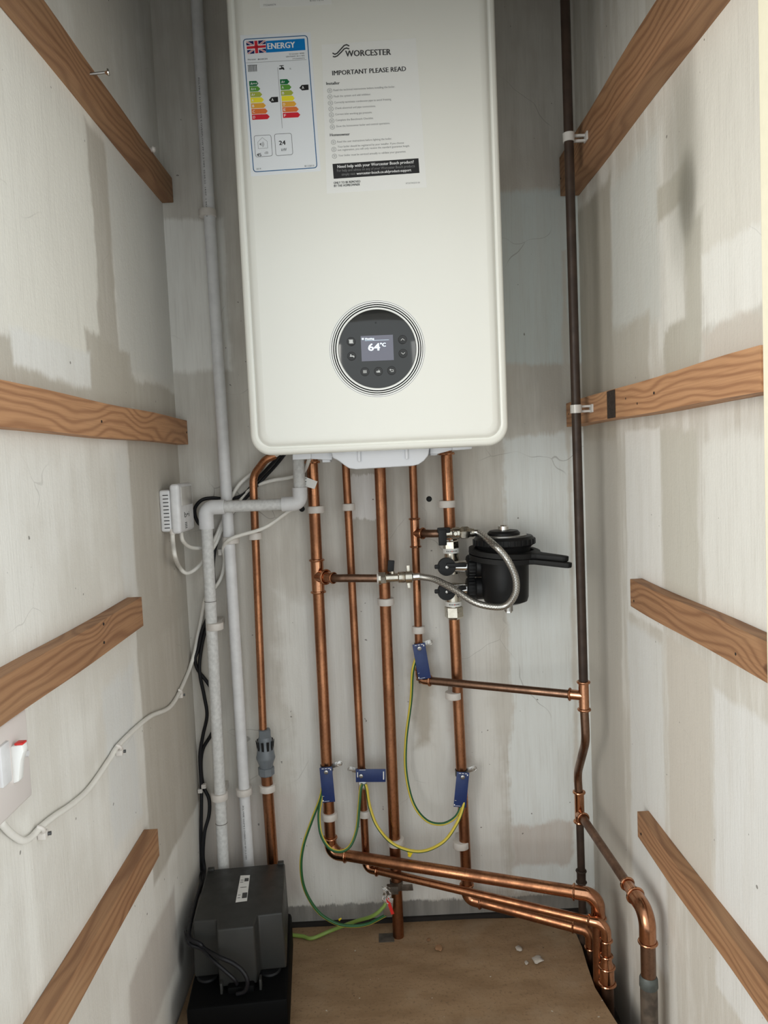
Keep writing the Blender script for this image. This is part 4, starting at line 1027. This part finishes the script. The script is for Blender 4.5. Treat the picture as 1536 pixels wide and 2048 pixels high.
# condensate pipe in front of it
YK = -0.056
k0 = P(597, 930, YK); k0.z = ZT; k1 = P(598, 1007, YK); k1b = V(k0.x, YK, k1.z)
k2 = P(411, 1009, YK); k2.z = k1.z; k3 = P(447, 1730, YK); k3.z -= 0.015
t = thing('condensate_pipe', 'dusty white plastic pipe stepping left from under the boiler down to the pump', 'pipe', k3)
m = MB().mat(M_PVCD); m.tube(fillet([k0, k1b, k2, k3], 0.012, 8), RP, 28); obj('pipe', m, t)
def pelbow(a, c, b, n1, n2):
    a, c, b = Vector(a), Vector(c), Vector(b); d1 = (a-c).normalized(); d2 = (b-c).normalized(); m = MB().mat(M_PVC)
    m.tube(fillet([c+d1*n1, c, c+d2*n2], 0.016, 12), RP+0.0030, 28); obj('elbow', m, t)
pelbow(k0, k1b, k2, 0.030, 0.035); pelbow(k1b, k2, k3, 0.036, 0.040)
m = MB().mat(M_OLDG); kk_ = k2.lerp(k3, 0.246); m.ring(k2.lerp(k3, 0.86), (k3-k2), RP, 0.0006); obj('pipe_seam', m, t); m = MB().mat(M_OLDG); m.ring(k2.lerp(k3, 0.25), (k3-k2), RP, 0.0005); obj('pipe_seam', m, t)

# ------------------------------------------------------------------ pipe clips
def clip_mesh(R, dist, h=0.0135, wall=0.0052):
    m = MB().mat(M_CLIP); o = R+wall
    out = []
    for kk in range(29):
        t_ = math.radians(-60 + 300*kk/28); out.append((o*math.cos(t_), -o*math.sin(t_)))
    poly = out + [(-o*0.45, dist), (o*0.45, dist)]
    b = MB()
    m.prism(poly, (0, 0, -h/2), (1, 0, 0), (0, 1, 0), h, 0.0012)
    return m
GCL = 'white pipe clips on the back wall'
protos = {}
def clip(kind, u, v, Y, lab, R):
    c = P(u, v, Y)
    key = (kind, round(Y, 4))
    if key not in protos:
        m = clip_mesh(R, -Y-0.0002)
        o = obj('pipe_clip', m, origin=(0, 0, 0)); protos[key] = o; o.location = c
    else:
        o = protos[key].copy(); COL.objects.link(o); o.location = c
    tag(o, lab, 'pipe clip', GCL); return o
clip('22', 632, 1019, YP, 'white clip near the top of the left copper pipe, under the paper tag', R22)
clip('15', 697, 1014, YP, 'small white clip on the thin copper pipe, second in the row', R15)
clip('22', 894, 1008, YE, 'white clip on the right copper pipe above the filter', R22)
clip('15', 510, 1072, YP, 'small white clip on the discharge pipe below the boiler', R15)
clip('21', 462, 1080, YP+0.002, 'white clip on the straight white pipe behind the looping cable', RP)
clip('22', 772, 1203, C0.lerp(C1, 0.3).y, 'white clip on the middle copper pipe below the filling valve', R22)
clip('15', 837, 1259, YP, 'small white clip on the gas pipe just above its blue tag', R15)
clip('22', 907, 1390, YE, 'white clip on the right copper pipe behind the gas cross pipe', R22)
clip('21k', 430, 1252, YK, 'white clip on the condensate pipe beside the black cables, the upper of two', RP)
clip('22', 659, 1631, YP, 'white clip on the left copper pipe below its blue tag', R22)
clip('15', 730, 1626, YP, 'small white clip on the second copper pipe behind the earth wires', R15)
clip('22', 922, 1688, YE, 'white clip at the foot of the right copper pipe', R22)
clip('21k', 439, 1592, YK, 'white clip on the condensate pipe just above the pump', RP)
clip('21', 488, 1582, YP+0.002, 'white clip on the straight white pipe just above the pump', RP)
clip('22', 535, 1575, YP, 'white clip directly under the grey tundish', R22)
clip('21', 415, 427, YP+0.002, 'white clip on the straight white pipe beside the boiler', RP)
clip('22', 792, 1683, C0.lerp(C1, 0.8).y, 'white clip low on the middle copper pipe behind the yellow wire', R22)
# saddle clips tying the riser to the battens
for (u, v, lab) in [(1147, 270, 'translucent saddle clip holding the brown riser to the uppermost right board'), (1167, 815, 'translucent saddle clip holding the brown riser to the scorched batten')]:
    zc = PX(u, v, 0.352).z; c = rp0.lerp(rp0+dd, (zc-rp0.z)/dd.z)
    m = MB().mat(M_CLEAR)
    m.lathe([(-0.007, 0.0080), (-0.007, 0.0098), (0.007, 0.0098), (0.007, 0.0080), (-0.007, 0.008)], c, dd, 24, caps=False)
    xw = 0.3765
    for s_ in (-1, 1): m.box(((c.x+0.008+xw)/2, c.y+0.004+0.0042*s_*0, c.z+0.0042*s_), (xw-c.x-0.008, 0.006, 0.004), bevel=0.0008)
    m.box((xw-0.001, c.y, c.z), (0.003, 0.018, 0.014), bevel=0.0008)
    tag(obj('saddle_clip', m), lab, 'pipe clip')

# ------------------------------------------------------------------ earth bonding clamps
GEC = 'blue tagged earth clamps'
def clamp(c, R, tagdir, lab, tilt=0.0, side=1, lug=False):
    t = thing('earth_clamp', lab, 'earth clamp', c, GEC)
    m = MB().mat(M_DSTEEL); m.lathe([(-0.006, R+0.0003), (-0.006, R+0.0014), (0.006, R+0.0014), (0.006, R+0.0003), (-0.006, R+0.0003)], c, (0, 0, 1), 26, caps=False)
    m.mat(M_DSTEEL); m.box(c+V(0, -R-0.004, 0.0), (R*1.9, 0.008, 0.010), bevel=0.001)
    obj('strap', m, t)
    m = MB().mat(M_STEEL); pts = [c+V(side*(R-0.002), 0.003, 0.002), c+V(side*(R+0.010), 0.004, 0.004), c+V(side*(R+0.016), 0.004, 0.006)]
    m.box(c+V(side*(R+0.008), 0.003, 0.004), (0.018, 0.0012, 0.010), Matrix.Rotation(-0.25*side, 3, 'Y'), bevel=0.0005); m.ring(c+V(side*(R+0.014), 0.003, 0.0055), (0, 1, 0), 0.0052, 0.0008); obj('strap_tongue', m, t)
    rot = Matrix.Rotation(tilt, 3, 'Y')
    m = MB().mat(M_BLUE); yb = c.y-R-0.0095
    if tagdir == 'down': cen = V(0, 0, -0.026); w, h = 0.0245, 0.070
    else: cen = V(0.018, 0, 0.0); w, h = 0.058, 0.026
    bpos = rot @ cen
    m.box((c.x+bpos.x, yb, c.z+bpos.z), (w, 0.0012, h), rot, bevel=0.0005)
    m.mat(M_WHT)
    def speck(x, z, a, b): 
        q = rot @ V(x, 0, z); m.box((c.x+bpos.x+q.x, yb-0.0007, c.z+bpos.z+q.z), (a, 0.0002, b), rot)
    if tagdir == 'down':
        for i in range(3): speck(-0.006+0.006*i, 0.0325, 0.004, 0.0012)
        speck(-0.0095, -0.022, 0.003, 0.0006); speck(0.009, 0.030, 0.002, 0.003); speck(-0.004, -0.0325, 0.010, 0.0006); speck(-0.0108, -0.031, 0.002, 0.003)
    else:
        speck(0.025, 0.0, 0.0022, 0.016); speck(-0.0255, 0.002, 0.0016, 0.010); speck(-0.016, 0.0115, 0.012, 0.0008)
    obj('tag', m, t)
    m = MB().mat(M_STEEL); sc = V(c.x, yb-0.0005, c.z) if tagdir == 'down' else V(c.x-0.001, yb-0.0005, c.z)
    m.lathe([(0, 0.0042), (0.0025, 0.0040), (0.0032, 0.0028)], sc, (0, -1, 0), 16); m.mat(M_DSTEEL); m.box(sc+V(0, -0.0033, 0), (0.005, 0.0004, 0.0009)); obj('screw', m, t)
    if lug:
        m = MB().mat(M_STEEL); q = c+V(0.001, -R-0.008, -0.021); m.box(q, (0.014, 0.0016, 0.016), bevel=0.0006); m.lathe([(0, 0.0040), (0.0025, 0.0036)], q+V(0, -0.001, 0), (0, -1, 0), 14); obj('wire_lug', m, t)
    return t
def cl(u, v, Y): return P(u, v, Y)
pA = xa(P(651, 1535, YP).z); clamp(pA, R22, 'down', 'blue tagged earth clamp on the left copper pipe', -0.04)
pB = B0.lerp(B1, (B0.z-P(723, 1540, YP).z)/(B0.z-B1.z)); clamp(pB+V(0, 0, -0.004), R15, 'side', 'blue earth clamp with its tag turned sideways on the second copper pipe', 0.04, -1, True)
pD = xd_(P(838, 1292, YP).z); clamp(pD, R15, 'down', 'blue tagged earth clamp on the gas pipe under the filling valve', -0.13, 1)
pE = xe(P(915, 1545, YE).z); clamp(pE, R22, 'down', 'blue tagged earth clamp on the right copper pipe', 0.13, 1)
# old clamp at the foot of the middle pipe
def xc(z): return C0.lerp(C1, (C0.z-z)/(C0.z-C1.z))
pC = xc(P(797, 1768, -0.048).z); t = thing('old_earth_clamp', 'old dull metal earth clamp at the foot of the middle pipe', 'earth clamp', pC)
m = MB().mat(M_OLDG); m.lathe([(-0.008, R22+0.0003), (-0.008, R22+0.0018), (0.008, R22+0.0018), (0.008, R22+0.0003), (-0.008, R22+0.0003)], pC, (0, 0, 1), 26, caps=False); m.box(pC+V(-0.008, -R22-0.006, 0), (0.022, 0.012, 0.016), bevel=0.001); obj('strap', m, t)
m = MB().mat(M_OLDG); m.box(pC+V(0.016, -0.008, -0.003), (0.032, 0.0016, 0.013), Matrix.Rotation(-0.10, 3, 'Y') @ Matrix.Rotation(-0.2, 3, 'Z'), bevel=0.0006); obj('strap_tongue', m, t)
m = MB().mat(M_FOIL); b = bmesh.new(); bmesh.ops.create_grid(b, x_segments=10, y_segments=14, size=1)
cc = P(774, 1790, pC.y-0.022)
for vt in b.verts:
    x, y = vt.co.x, vt.co.y; vt.co = cc+V(x*0.008+0.002*math.sin(y*4), 0.0025*math.sin(x*5+y*7)+0.0015*random.random()-0.001, y*0.017)
r_ = bmesh.ops.solidify(b, geom=list(b.faces), thickness=0.0006); m.bm(b); obj('foil_scrap', m, t)
m = MB().mat(M_STEEL); c2 = P(777, 1814, pC.y-0.022); rot = Matrix.Rotation(0.10, 3, 'Y'); m.box(c2, (0.017, 0.0012, 0.036), rot, bevel=0.0005); m.mat(M_RED); m.box(c2+V(0.003, -0.0008, 0.002), (0.006, 0.0004, 0.034), Matrix.Rotation(-0.28, 3, 'Y')); obj('tag', m, t)

# ------------------------------------------------------------------ earth wires (green and yellow)
def wire(pts, r, lab, mats=(M_GRN, M_YEL), turn=0, n=10, cat='wire', name='earth_wire', group='green and yellow earth wires'):
    m = MB(); 
    for q in mats: m.mat(q)
    m.cur = 0; seg = 16
    if len(mats) > 1: mi = [(1 if ((kk+turn) % 16) < 8 else 0) for kk in range(16)]
    else: mi = None
    m.tube(spline(pts, n), r, seg, True, mi=mi)
    return tag(obj(name, m), lab, cat, group)
RW = 0.0031
yA = pA.y-R22-0.0042; yB = pB.y-R15-0.010; yD = pD.y-R15-0.0042; yE = pE.y-R22-0.0042
wire([P(832, 1316, yD), P(825, 1345, yD), P(822, 1400, yD+0.01), P(812, 1480, yD+0.01), P(812, 1545, yD+0.005), P(826, 1605, yD-0.005), P(852, 1640, yD-0.012), P(884, 1648, yE-0.008), P(911, 1634, yE-0.006), P(923, 1608, yE), P(922, 1585, yE), P(918, 1562, yE)], RW,
     'long yellow and green earth wire hanging from the gas pipe clamp to the right clamp', turn=0)
wire([P(731, 1568, yB), P(734, 1580, yB-0.002), P(740, 1615, yB-0.006), P(756, 1655, yB-0.018), P(790, 1690, yB-0.036), P(840, 1703, yB-0.036), P(885, 1685, yE-0.020), P(912, 1650, yE-0.016), P(926, 1615, yE-0.006), P(928, 1590, yE), P(922, 1565, yE)], RW,
     'yellow earth wire dipping from the sideways tag to the right clamp', turn=7)
wire([P(647, 1575, yA), P(643, 1595, yA-0.004), P(638, 1630, yA-0.012), P(642, 1668, yA-0.024), P(658, 1695, yA-0.034), P(680, 1703, yA-0.038), P(700, 1692, yA-0.034), P(713, 1660, yA-0.022), P(718, 1615, yB-0.010), P(721, 1580, yB-0.004), P(724, 1568, yB)], RW,
     'green earth wire looping between the left clamp and the sideways tag', turn=9)
wire([P(645, 1575, yA), P(640, 1598, yA-0.002), P(624, 1640, yA-0.006), P(607, 1690, yA-0.010), P(602, 1735, yA-0.012), P(610, 1780, yA-0.012), P(635, 1822, yA-0.014), P(668, 1845, yA-0.016), P(700, 1852, yA-0.02), P(735, 1848, yA-0.02), P(772, 1830, pC.y-0.020)], RW,
     'green earth wire hanging from the left clamp to the foot of the middle pipe', turn=15)
wire([P(774, 1800, pC.y-0.018), P(766, 1815, pC.y-0.022), P(745, 1832, pC.y-0.02), P(710, 1843, -0.045), V(P(662, 1852, -0.03).x, -0.036, 0.009), V(P(626, 1862, -0.03).x, -0.05, 0.0045), V(P(605, 1860, -0.03).x, -0.042, 0.0045), V(P(570, 1850, -0.03).x, -0.034, 0.0045), V(P(540, 1850, -0.03).x, -0.030, 0.0045)], 0.0036,
     'faded olive green earth wire lying along the floor to behind the pump', mats=(M_OLIVE,), turn=2)
for (u, v, y, s_, lab) in [(822, 1704, yB-0.034, 0.009, 'yellow plastic tie hanging behind the yellow earth wire'), (680, 1838, -0.05, 0.004, 'tiny yellow tie on the green earth wire near the floor')]:
    m = MB().mat(M_YTAPE); c = P(u, v, y); m.box(c, (s_*1.5, s_*0.5, s_*0.7), Matrix.Rotation(-0.4, 3, 'Y'), bevel=s_*0.12); m.box(c+V(-s_*0.2, 0.001, -s_*0.5), (s_*0.7, s_*0.5, s_*1.2), Matrix.Rotation(0.5, 3, 'Y'), bevel=s_*0.12)
    tag(obj('cable_tie', m), lab, 'tie')

pc = V(-0.2735, -0.155, 0.0)                     # centre of the pump's footprint
PR = Matrix.Rotation(math.radians(4.7), 3, 'Z')
def pl(x, y, z): return pc + PR @ V(x, y, z)
# ------------------------------------------------------------------ electrics: cables
def cable(pts, r, mat, lab, name='cable', n=10, group=None):
    m = MB().mat(mat); m.tube(spline(pts, n), r, 14, True); return tag(obj(name, m), lab, 'cable', group)
RC = 0.0038
XW = XL+0.0042
cable([P(612, 1000, -0.040)+V(0, 0.012, 0.012), P(598, 1010, -0.035), P(572, 1026, -0.030), P(545, 1046, -0.045), P(518, 1060, -0.052), P(482, 1070, -0.050), P(458, 1080, -0.048), P(447, 1095, -0.030), P(449, 1120, -0.014), P(444, 1150, -0.010), P(432, 1172, -0.010), P(416, 1186, -0.012),
       P(408, 1207, -0.010), P(402, 1240, -0.010), P(394, 1280, -0.010), P(389, 1305, -0.014), PX(379, 1338, XW), PX(359, 1384, XW), PX(345, 1408, XW), PX(331, 1420, XW), PX(302, 1432, XW), PX(272, 1456, XW), PX(236, 1492, XW), PX(218, 1520, XW), PX(180, 1575, XW), PX(146, 1607, XW), PX(108, 1633, XW), PX(80, 1656, XW), PX(62, 1675, XW), PX(46, 1681, XW), PX(26, 1670, XW), PX(8, 1652, XW+0.002), PX(2, 1640, XW+0.003), PX(-8, 1600, XW+0.003)], 0.0036, M_CABLE,
      'long white cable crossing the left wall from the boiler to the switch', n=8)
cable([PX(345, 1064, -0.362), PX(346, 1085, -0.360), PX(350, 1112, -0.352), P(358, 1133, -0.075), P(372, 1146, -0.055), P(390, 1139, -0.04), P(410, 1118, -0.03), P(432, 1086, -0.02), P(447, 1050, -0.012), P(470, 1018, -0.012), P(500, 978, -0.012), P(540, 962, -0.014), P(580, 955, -0.02), P(606, 945, -0.03), P(620, 915, -0.06)], RC, M_CABLE,
      'white cable making the lower loop from the receiver box to the boiler')
cable([PX(362, 1064, -0.358), PX(365, 1080, -0.356), P(376, 1092, -0.075), P(392, 1096, -0.05), P(412, 1093, -0.034), P(428, 1080, -0.020), P(442, 1050, -0.012), P(462, 998, -0.012), P(478, 970, -0.012), P(500, 950, -0.014), P(535, 925, -0.03), P(560, 905, -0.06)], RC, M_CABLE,
      'white cable making the upper loop from the receiver box to the boiler')
BK = -0.010
cable([P(565, 905, -0.06), P(540, 932, -0.03), P(512, 962, -0.014), P(486, 990, -0.012), P(455, 998, -0.012), P(425, 996, -0.018), P(404, 1000, -0.024), P(391, 1014, -0.024), P(390, 1030, -0.024), P(397, 1046, -0.022), P(412, 1062, -0.016), P(424, 1120, BK), P(428, 1180, BK), P(420, 1222, BK), P(404, 1262, BK-0.004), P(396, 1300, -0.014), P(390, 1318, -0.016), P(396, 1340, -0.012), P(415, 1365, BK), P(432, 1395, BK), P(436, 1440, BK), P(422, 1470, BK), P(406, 1498, BK), P(402, 1530, BK), P(406, 1570, BK), P(418, 1598, -0.02), P(418, 1630, -0.025), P(409, 1665, -0.03), P(406, 1710, -0.032), P(409, 1742, -0.040), pl(-0.0835, 0.078, 0.140), pl(-0.0865, 0.055, 0.085)], 0.0035, M_BCABLE,
      'black cable weaving behind the condensate pipe to the pump', n=8)
px_, = [-0.368]
cable([P(572, 905, -0.06), P(552, 930, -0.03), P(527, 957, -0.014), P(490, 998, -0.014), P(462, 1030, BK), P(440, 1068, BK), P(428, 1110, BK), P(424, 1190, BK), P(416, 1240, BK), P(404, 1290, -0.012), P(399, 1340, -0.014), P(408, 1390, -0.014), P(414, 1430, -0.014), P(406, 1470, -0.014), P(400, 1510, -0.014), P(402, 1560, -0.014), P(403, 1600, -0.018), P(402, 1660, -0.022), P(402, 1720, -0.028), P(402, 1750, -0.036), pl(-0.0845, 0.060, 0.152), pl(-0.0845, 0.000, 0.154), pl(-0.0840, -0.060, 0.152), pl(-0.0815, -0.088, 0.147), P(400, 1888, -0.258), P(410, 1898, -0.258), P(438, 1914, -0.284), P(465, 1926, -0.288), P(485, 1942, -0.292), P(495, 1962, -0.294), P(490, 1982, -0.292), P(474, 1988, -0.288)], 0.0034, M_BCABLE,
      'black cable running down the left corner and looping over the pump front', n=8)
cable([PX(372, 1866, -0.381), pl(-0.0900, -0.070, 0.146), pl(-0.0805, -0.091, 0.138), P(403, 1898, -0.258), P(425, 1920, -0.278), P(448, 1940, -0.286), P(468, 1958, -0.288), P(474, 1968, -0.284)], 0.0030, M_BCABLE, 'thin black cable from the wall hole across the pump front')
for (u, v, lab) in [(404, 1572, 'upper white cable clip beside the condensate pipe clip'), (401, 1581, 'lower white cable clip in the left corner above the pump')]:
    c = P(u+4 if u > 402 else u, v, -0.016); m = MB().mat(M_CLIP); m.box(c, (0.009, 0.010, 0.008), bevel=0.001); m.lathe([(0, 0.0022), (0.003, 0.002)], c+V(0.0035, -0.004, 0), (0, -1, 0), 10); tag(obj('cable_clip', m), lab, 'cable clip')
for (u, v, lab) in [(359, 1384, 'small white cable clip highest on the left wall cable'), (236, 1496, 'white cable clip halfway along the left wall cable'), (80, 1660, 'white cable clip near the switch at the low bend of the cable')]:
    c = PX(u, v, XL+0.005); t = thing('cable_clip', lab, 'cable clip', c, 'white cable clips on the left wall')
    a = math.atan2(0.5, 0.6)
    m = MB().mat(M_CLIP); m.tube([c+V(0.0046*math.sin(q)-0.001, 0.0062*math.cos(q)*0.6, -0.0062*math.cos(q)*0.8) for q in [PI*i/10 for i in range(11)]], 0.0024, 10)
    m.box(c+V(0.0, 0.006, -0.008), (0.009, 0.009, 0.009), bevel=0.0012); obj('body', m, t)
    m = MB().mat(M_DSTEEL); m.lathe([(0, 0.0022), (0.004, 0.0022)], c+V(0.0035, 0.0085, -0.0085), (1, 0.25, 0), 10); obj('nail', m, t)
c = P(441, 1104, -0.010); m = MB().mat(M_CLIP); m.box(c, (0.007, 0.012, 0.012), bevel=0.001); tag(obj('cable_clip', m), 'white cable clip on the back wall left of the straight white pipe', 'cable clip')
# paper tag hanging on the pipe
m = MB().mat(M_PAPER); q = [P(603, 951, -0.052), P(635, 963, -0.050), P(629, 978, -0.050), P(600, 970, -0.052)]
bk = [p+V(0.0, 0.0008, 0) for p in q]
m.add(q+bk, [(3, 2, 1, 0), (4, 5, 6, 7), (0, 1, 5, 4), (1, 2, 6, 5), (2, 3, 7, 6), (3, 0, 4, 7)])
m.mat(M_INK); ex, ey = axes(q[3], q[2])
for i, tx in enumerate(('TEST', 'ON', 'CAT1')): lettering(m, tx, q[0]+(q[3]-q[0])*(0.28+0.27*i)+(q[1]-q[0])*0.08+V(0, -0.0003, 0), ex, ey, 0.008, 0.0032, 0.0001)
tag(obj('paper_tag', m, smooth=False), 'small white paper tag printed in black beside the condensate elbow', 'tag')

# ------------------------------------------------------------------ receiver box on the left wall
bx = V(XL, -0.105, PX(340, 1065, -0.36).z)
zb0 = PX(330, 1066, -0.378).z; zb1 = PX(330, 976, -0.378).z
t = thing('receiver_box', 'white vented receiver box in the left corner with cables below', 'control box', (XL, -0.11, zb0))
ya, yb_ = -0.152, -0.055
zc, hz = (zb0+zb1)/2, zb1-zb0
m = MB().mat(M_CLIP); m.mat(M_PVC)
m.box((XL+0.010, (ya+yb_)/2, zc), (0.020, yb_-ya-0.006, hz-0.006), bevel=0.004, seg=3)
m.mat(M_BLK)
for i in range(10):
    m.box((XL+0.0115, ya+0.003, zb1-0.012-i*(hz-0.022)/9), (0.0095, 0.0012, 0.0014))
obj('back_box', m, t)
m = MB().mat(M_PVC); m.box((XL+0.028, (ya+yb_)/2+0.001, zc+0.003), (0.017, yb_-ya+0.004, hz+0.008), bevel=0.006, seg=4); obj('front_cover', m, t)
m = MB().mat(M_CLEAR); m.box((XL+0.0368, (ya+yb_)/2+0.003, zc+0.024), (0.0012, yb_-ya-0.022, hz*0.42), bevel=0.0005)
obj('lens', m, t)
m = MB().mat(M_INKD); xo = XL+0.0367
lettering(m, 'b•i', (xo, ya+0.028, zc-0.014), (0, 1, 0), (0, 0, 1), 0.034, 0.010, 0.0004)
for i in range(4): m.box((xo, ya+0.036, zc-0.024-i*0.003), (0.0003, 0.014, 0.0014))
obj('printed_logo', m, t, smooth=False)
for (u) in ((345), (360)):
    m = MB().mat(M_CLIP); q = PX(u, 1062, -0.361); m.lathe([(-0.006, 0.0048), (0.004, 0.0052)], q, (0, 0, 1), 14)
    obj('cable_gland', m, t)

# ------------------------------------------------------------------ switch on the left wall
sw = thing('fused_switch', 'white switch plate with red-tipped rocker at the left edge, under a batten', 'switch', (XL, -0.75, 0.60))
pt = PX(59, 1470, XL+0.012); pb = PX(64, 1592, XL+0.012)
ysw = (pt.y+pb.y)/2; zs0, zs1 = pb.z, pb.z+0.092
zt1 = min(0.70, zs1)
m = MB().mat(M_SWP); m.box((XL+0.006, ysw-0.073, (zs0+zt1)/2), (0.012, 0.146, zt1-zs0), bevel=0.003, seg=3); obj('face_plate', m, sw)
q = PX(33, 1520, XL+0.014)
m = MB().mat(M_RING); m.prism([(0.0, 0.016), (0.012, 0.017), (0.013, 0.010), (0.009, 0.000), (0.006, -0.020), (0.0, -0.022)], V(XL+0.0115, q.y-0.006, q.z), V(1, 0, 0), V(0, 0, 1), -0.011, 0.0018)
obj('rocker', m, sw)
m = MB().mat(M_RED); m.box((XL+0.0195, q.y-0.0005, q.z+0.0175), (0.0085, 0.0095, 0.0022), bevel=0.0008); tag(obj('rocker_tip', m, sw), 'red tip')
m = MB().mat(M_PVC); q2 = PX(52, 1507, XL+0.012); m.lathe([(0, 0.0035), (0.003, 0.0028)], (XL+0.0115, q2.y, q2.z), (1, 0, 0), 14); obj('screw_cap', m, sw)
m = MB().mat(M_PVC); q2 = PX(5, 1530, XL+0.012)
m.box((XL+0.0130, q2.y+0.002, q2.z), (0.004, 0.018, 0.040), bevel=0.0012)
obj('fuse_carrier', m, sw)

# ------------------------------------------------------------------ condensate pump
pu = thing('condensate_pump', 'charcoal and black condensate pump on the floor in the left corner', 'pump', (pc.x, pc.y, 0))
m = MB().mat(M_GREYP)
plan = [(-0.075, 0.083), (0.075, 0.083), (0.077, -0.082), (0.034, -0.082), (0.030, -0.113), (-0.032, -0.113), (-0.036, -0.082), (-0.077, -0.082)]
b = bmesh.new()
lo = [b.verts.new(pl(x*1.01, y*1.01, 0.072)) for x, y in plan]; hi = [b.verts.new(pl(x*0.985, y*0.985, 0.171)) for x, y in plan]
b.faces.new(lo); b.faces.new(list(reversed(hi)))
for i in range(8): b.faces.new((lo[i], hi[i], hi[(i+1) % 8], lo[(i+1) % 8]))
bmesh.ops.recalc_face_normals(b, faces=b.faces)
bmesh.ops.bevel(b, geom=list(b.edges), offset=0.0035, segments=3, profile=0.5, affect='EDGES')
m.bm(b)
for sx in (-1, 1): m.box(pl(sx*0.066, 0.079, 0.172), (0.012, 0.010, 0.006), PR, bevel=0.0012)
obj('cover', m, pu)
m = MB().mat(M_PAPER)
ZL = 0.1716
lq = [PZ(471, 1805, ZL), PZ(494, 1802, ZL), PZ(500, 1750, ZL), PZ(481, 1751, ZL)]
m.plate(lq)
m.mat(M_INKD)
def lerp4(a, b_): return (lq[0]*(1-a)+lq[1]*a)*(1-b_)+(lq[3]*(1-a)+lq[2]*a)*b_+V(0, 0, 0.0002)
for (a0, a1, b0, b1) in ((0.5, 0.92, 0.75, 0.88), (0.10, 0.4, 0.72, 0.74), (0.10, 0.4, 0.80, 0.82), (0.2, 0.8, 0.52, 0.54), (0.10, 0.35, 0.14, 0.16), (0.10, 0.35, 0.24, 0.26), (0.5, 0.95, 0.12, 0.32)): m.plate([lerp4(a0, b0), lerp4(a1, b0), lerp4(a1, b1), lerp4(a0, b1)])
tag(obj('printed_label', m, pu, smooth=False), 'white printed label on the cover')
m = MB().mat(M_TANK)
m.box(pl(0, -0.033, 0.034), (0.163, 0.238, 0.068), PR, bevel=0.006)
obj('tank', m, pu)
for (u, v) in ((416, 1953), (541, 1941)):
    q = PZ(u, v, 0.067); m = MB().mat(M_BLK); m.lathe([(-0.004, 0.0185), (0.004, 0.0185), (0.006, 0.016), (0.005, 0.012), (0.005, 0.003)], q, (0, -0.1, 1), 28); obj('inlet_cap', m, pu)
m = MB().mat(M_TANK); m.box(pl(0.004, -0.120, 0.070), (0.044, 0.014, 0.018), PR, bevel=0.003); obj('cable_bracket', m, pu)
for dx in (-0.028, 0.036):
    m = MB().mat(M_GREYP); m.box(pl(dx, -0.118, 0.074), (0.004, 0.014, 0.024), PR, bevel=0.001); obj('bracket_fin', m, pu)
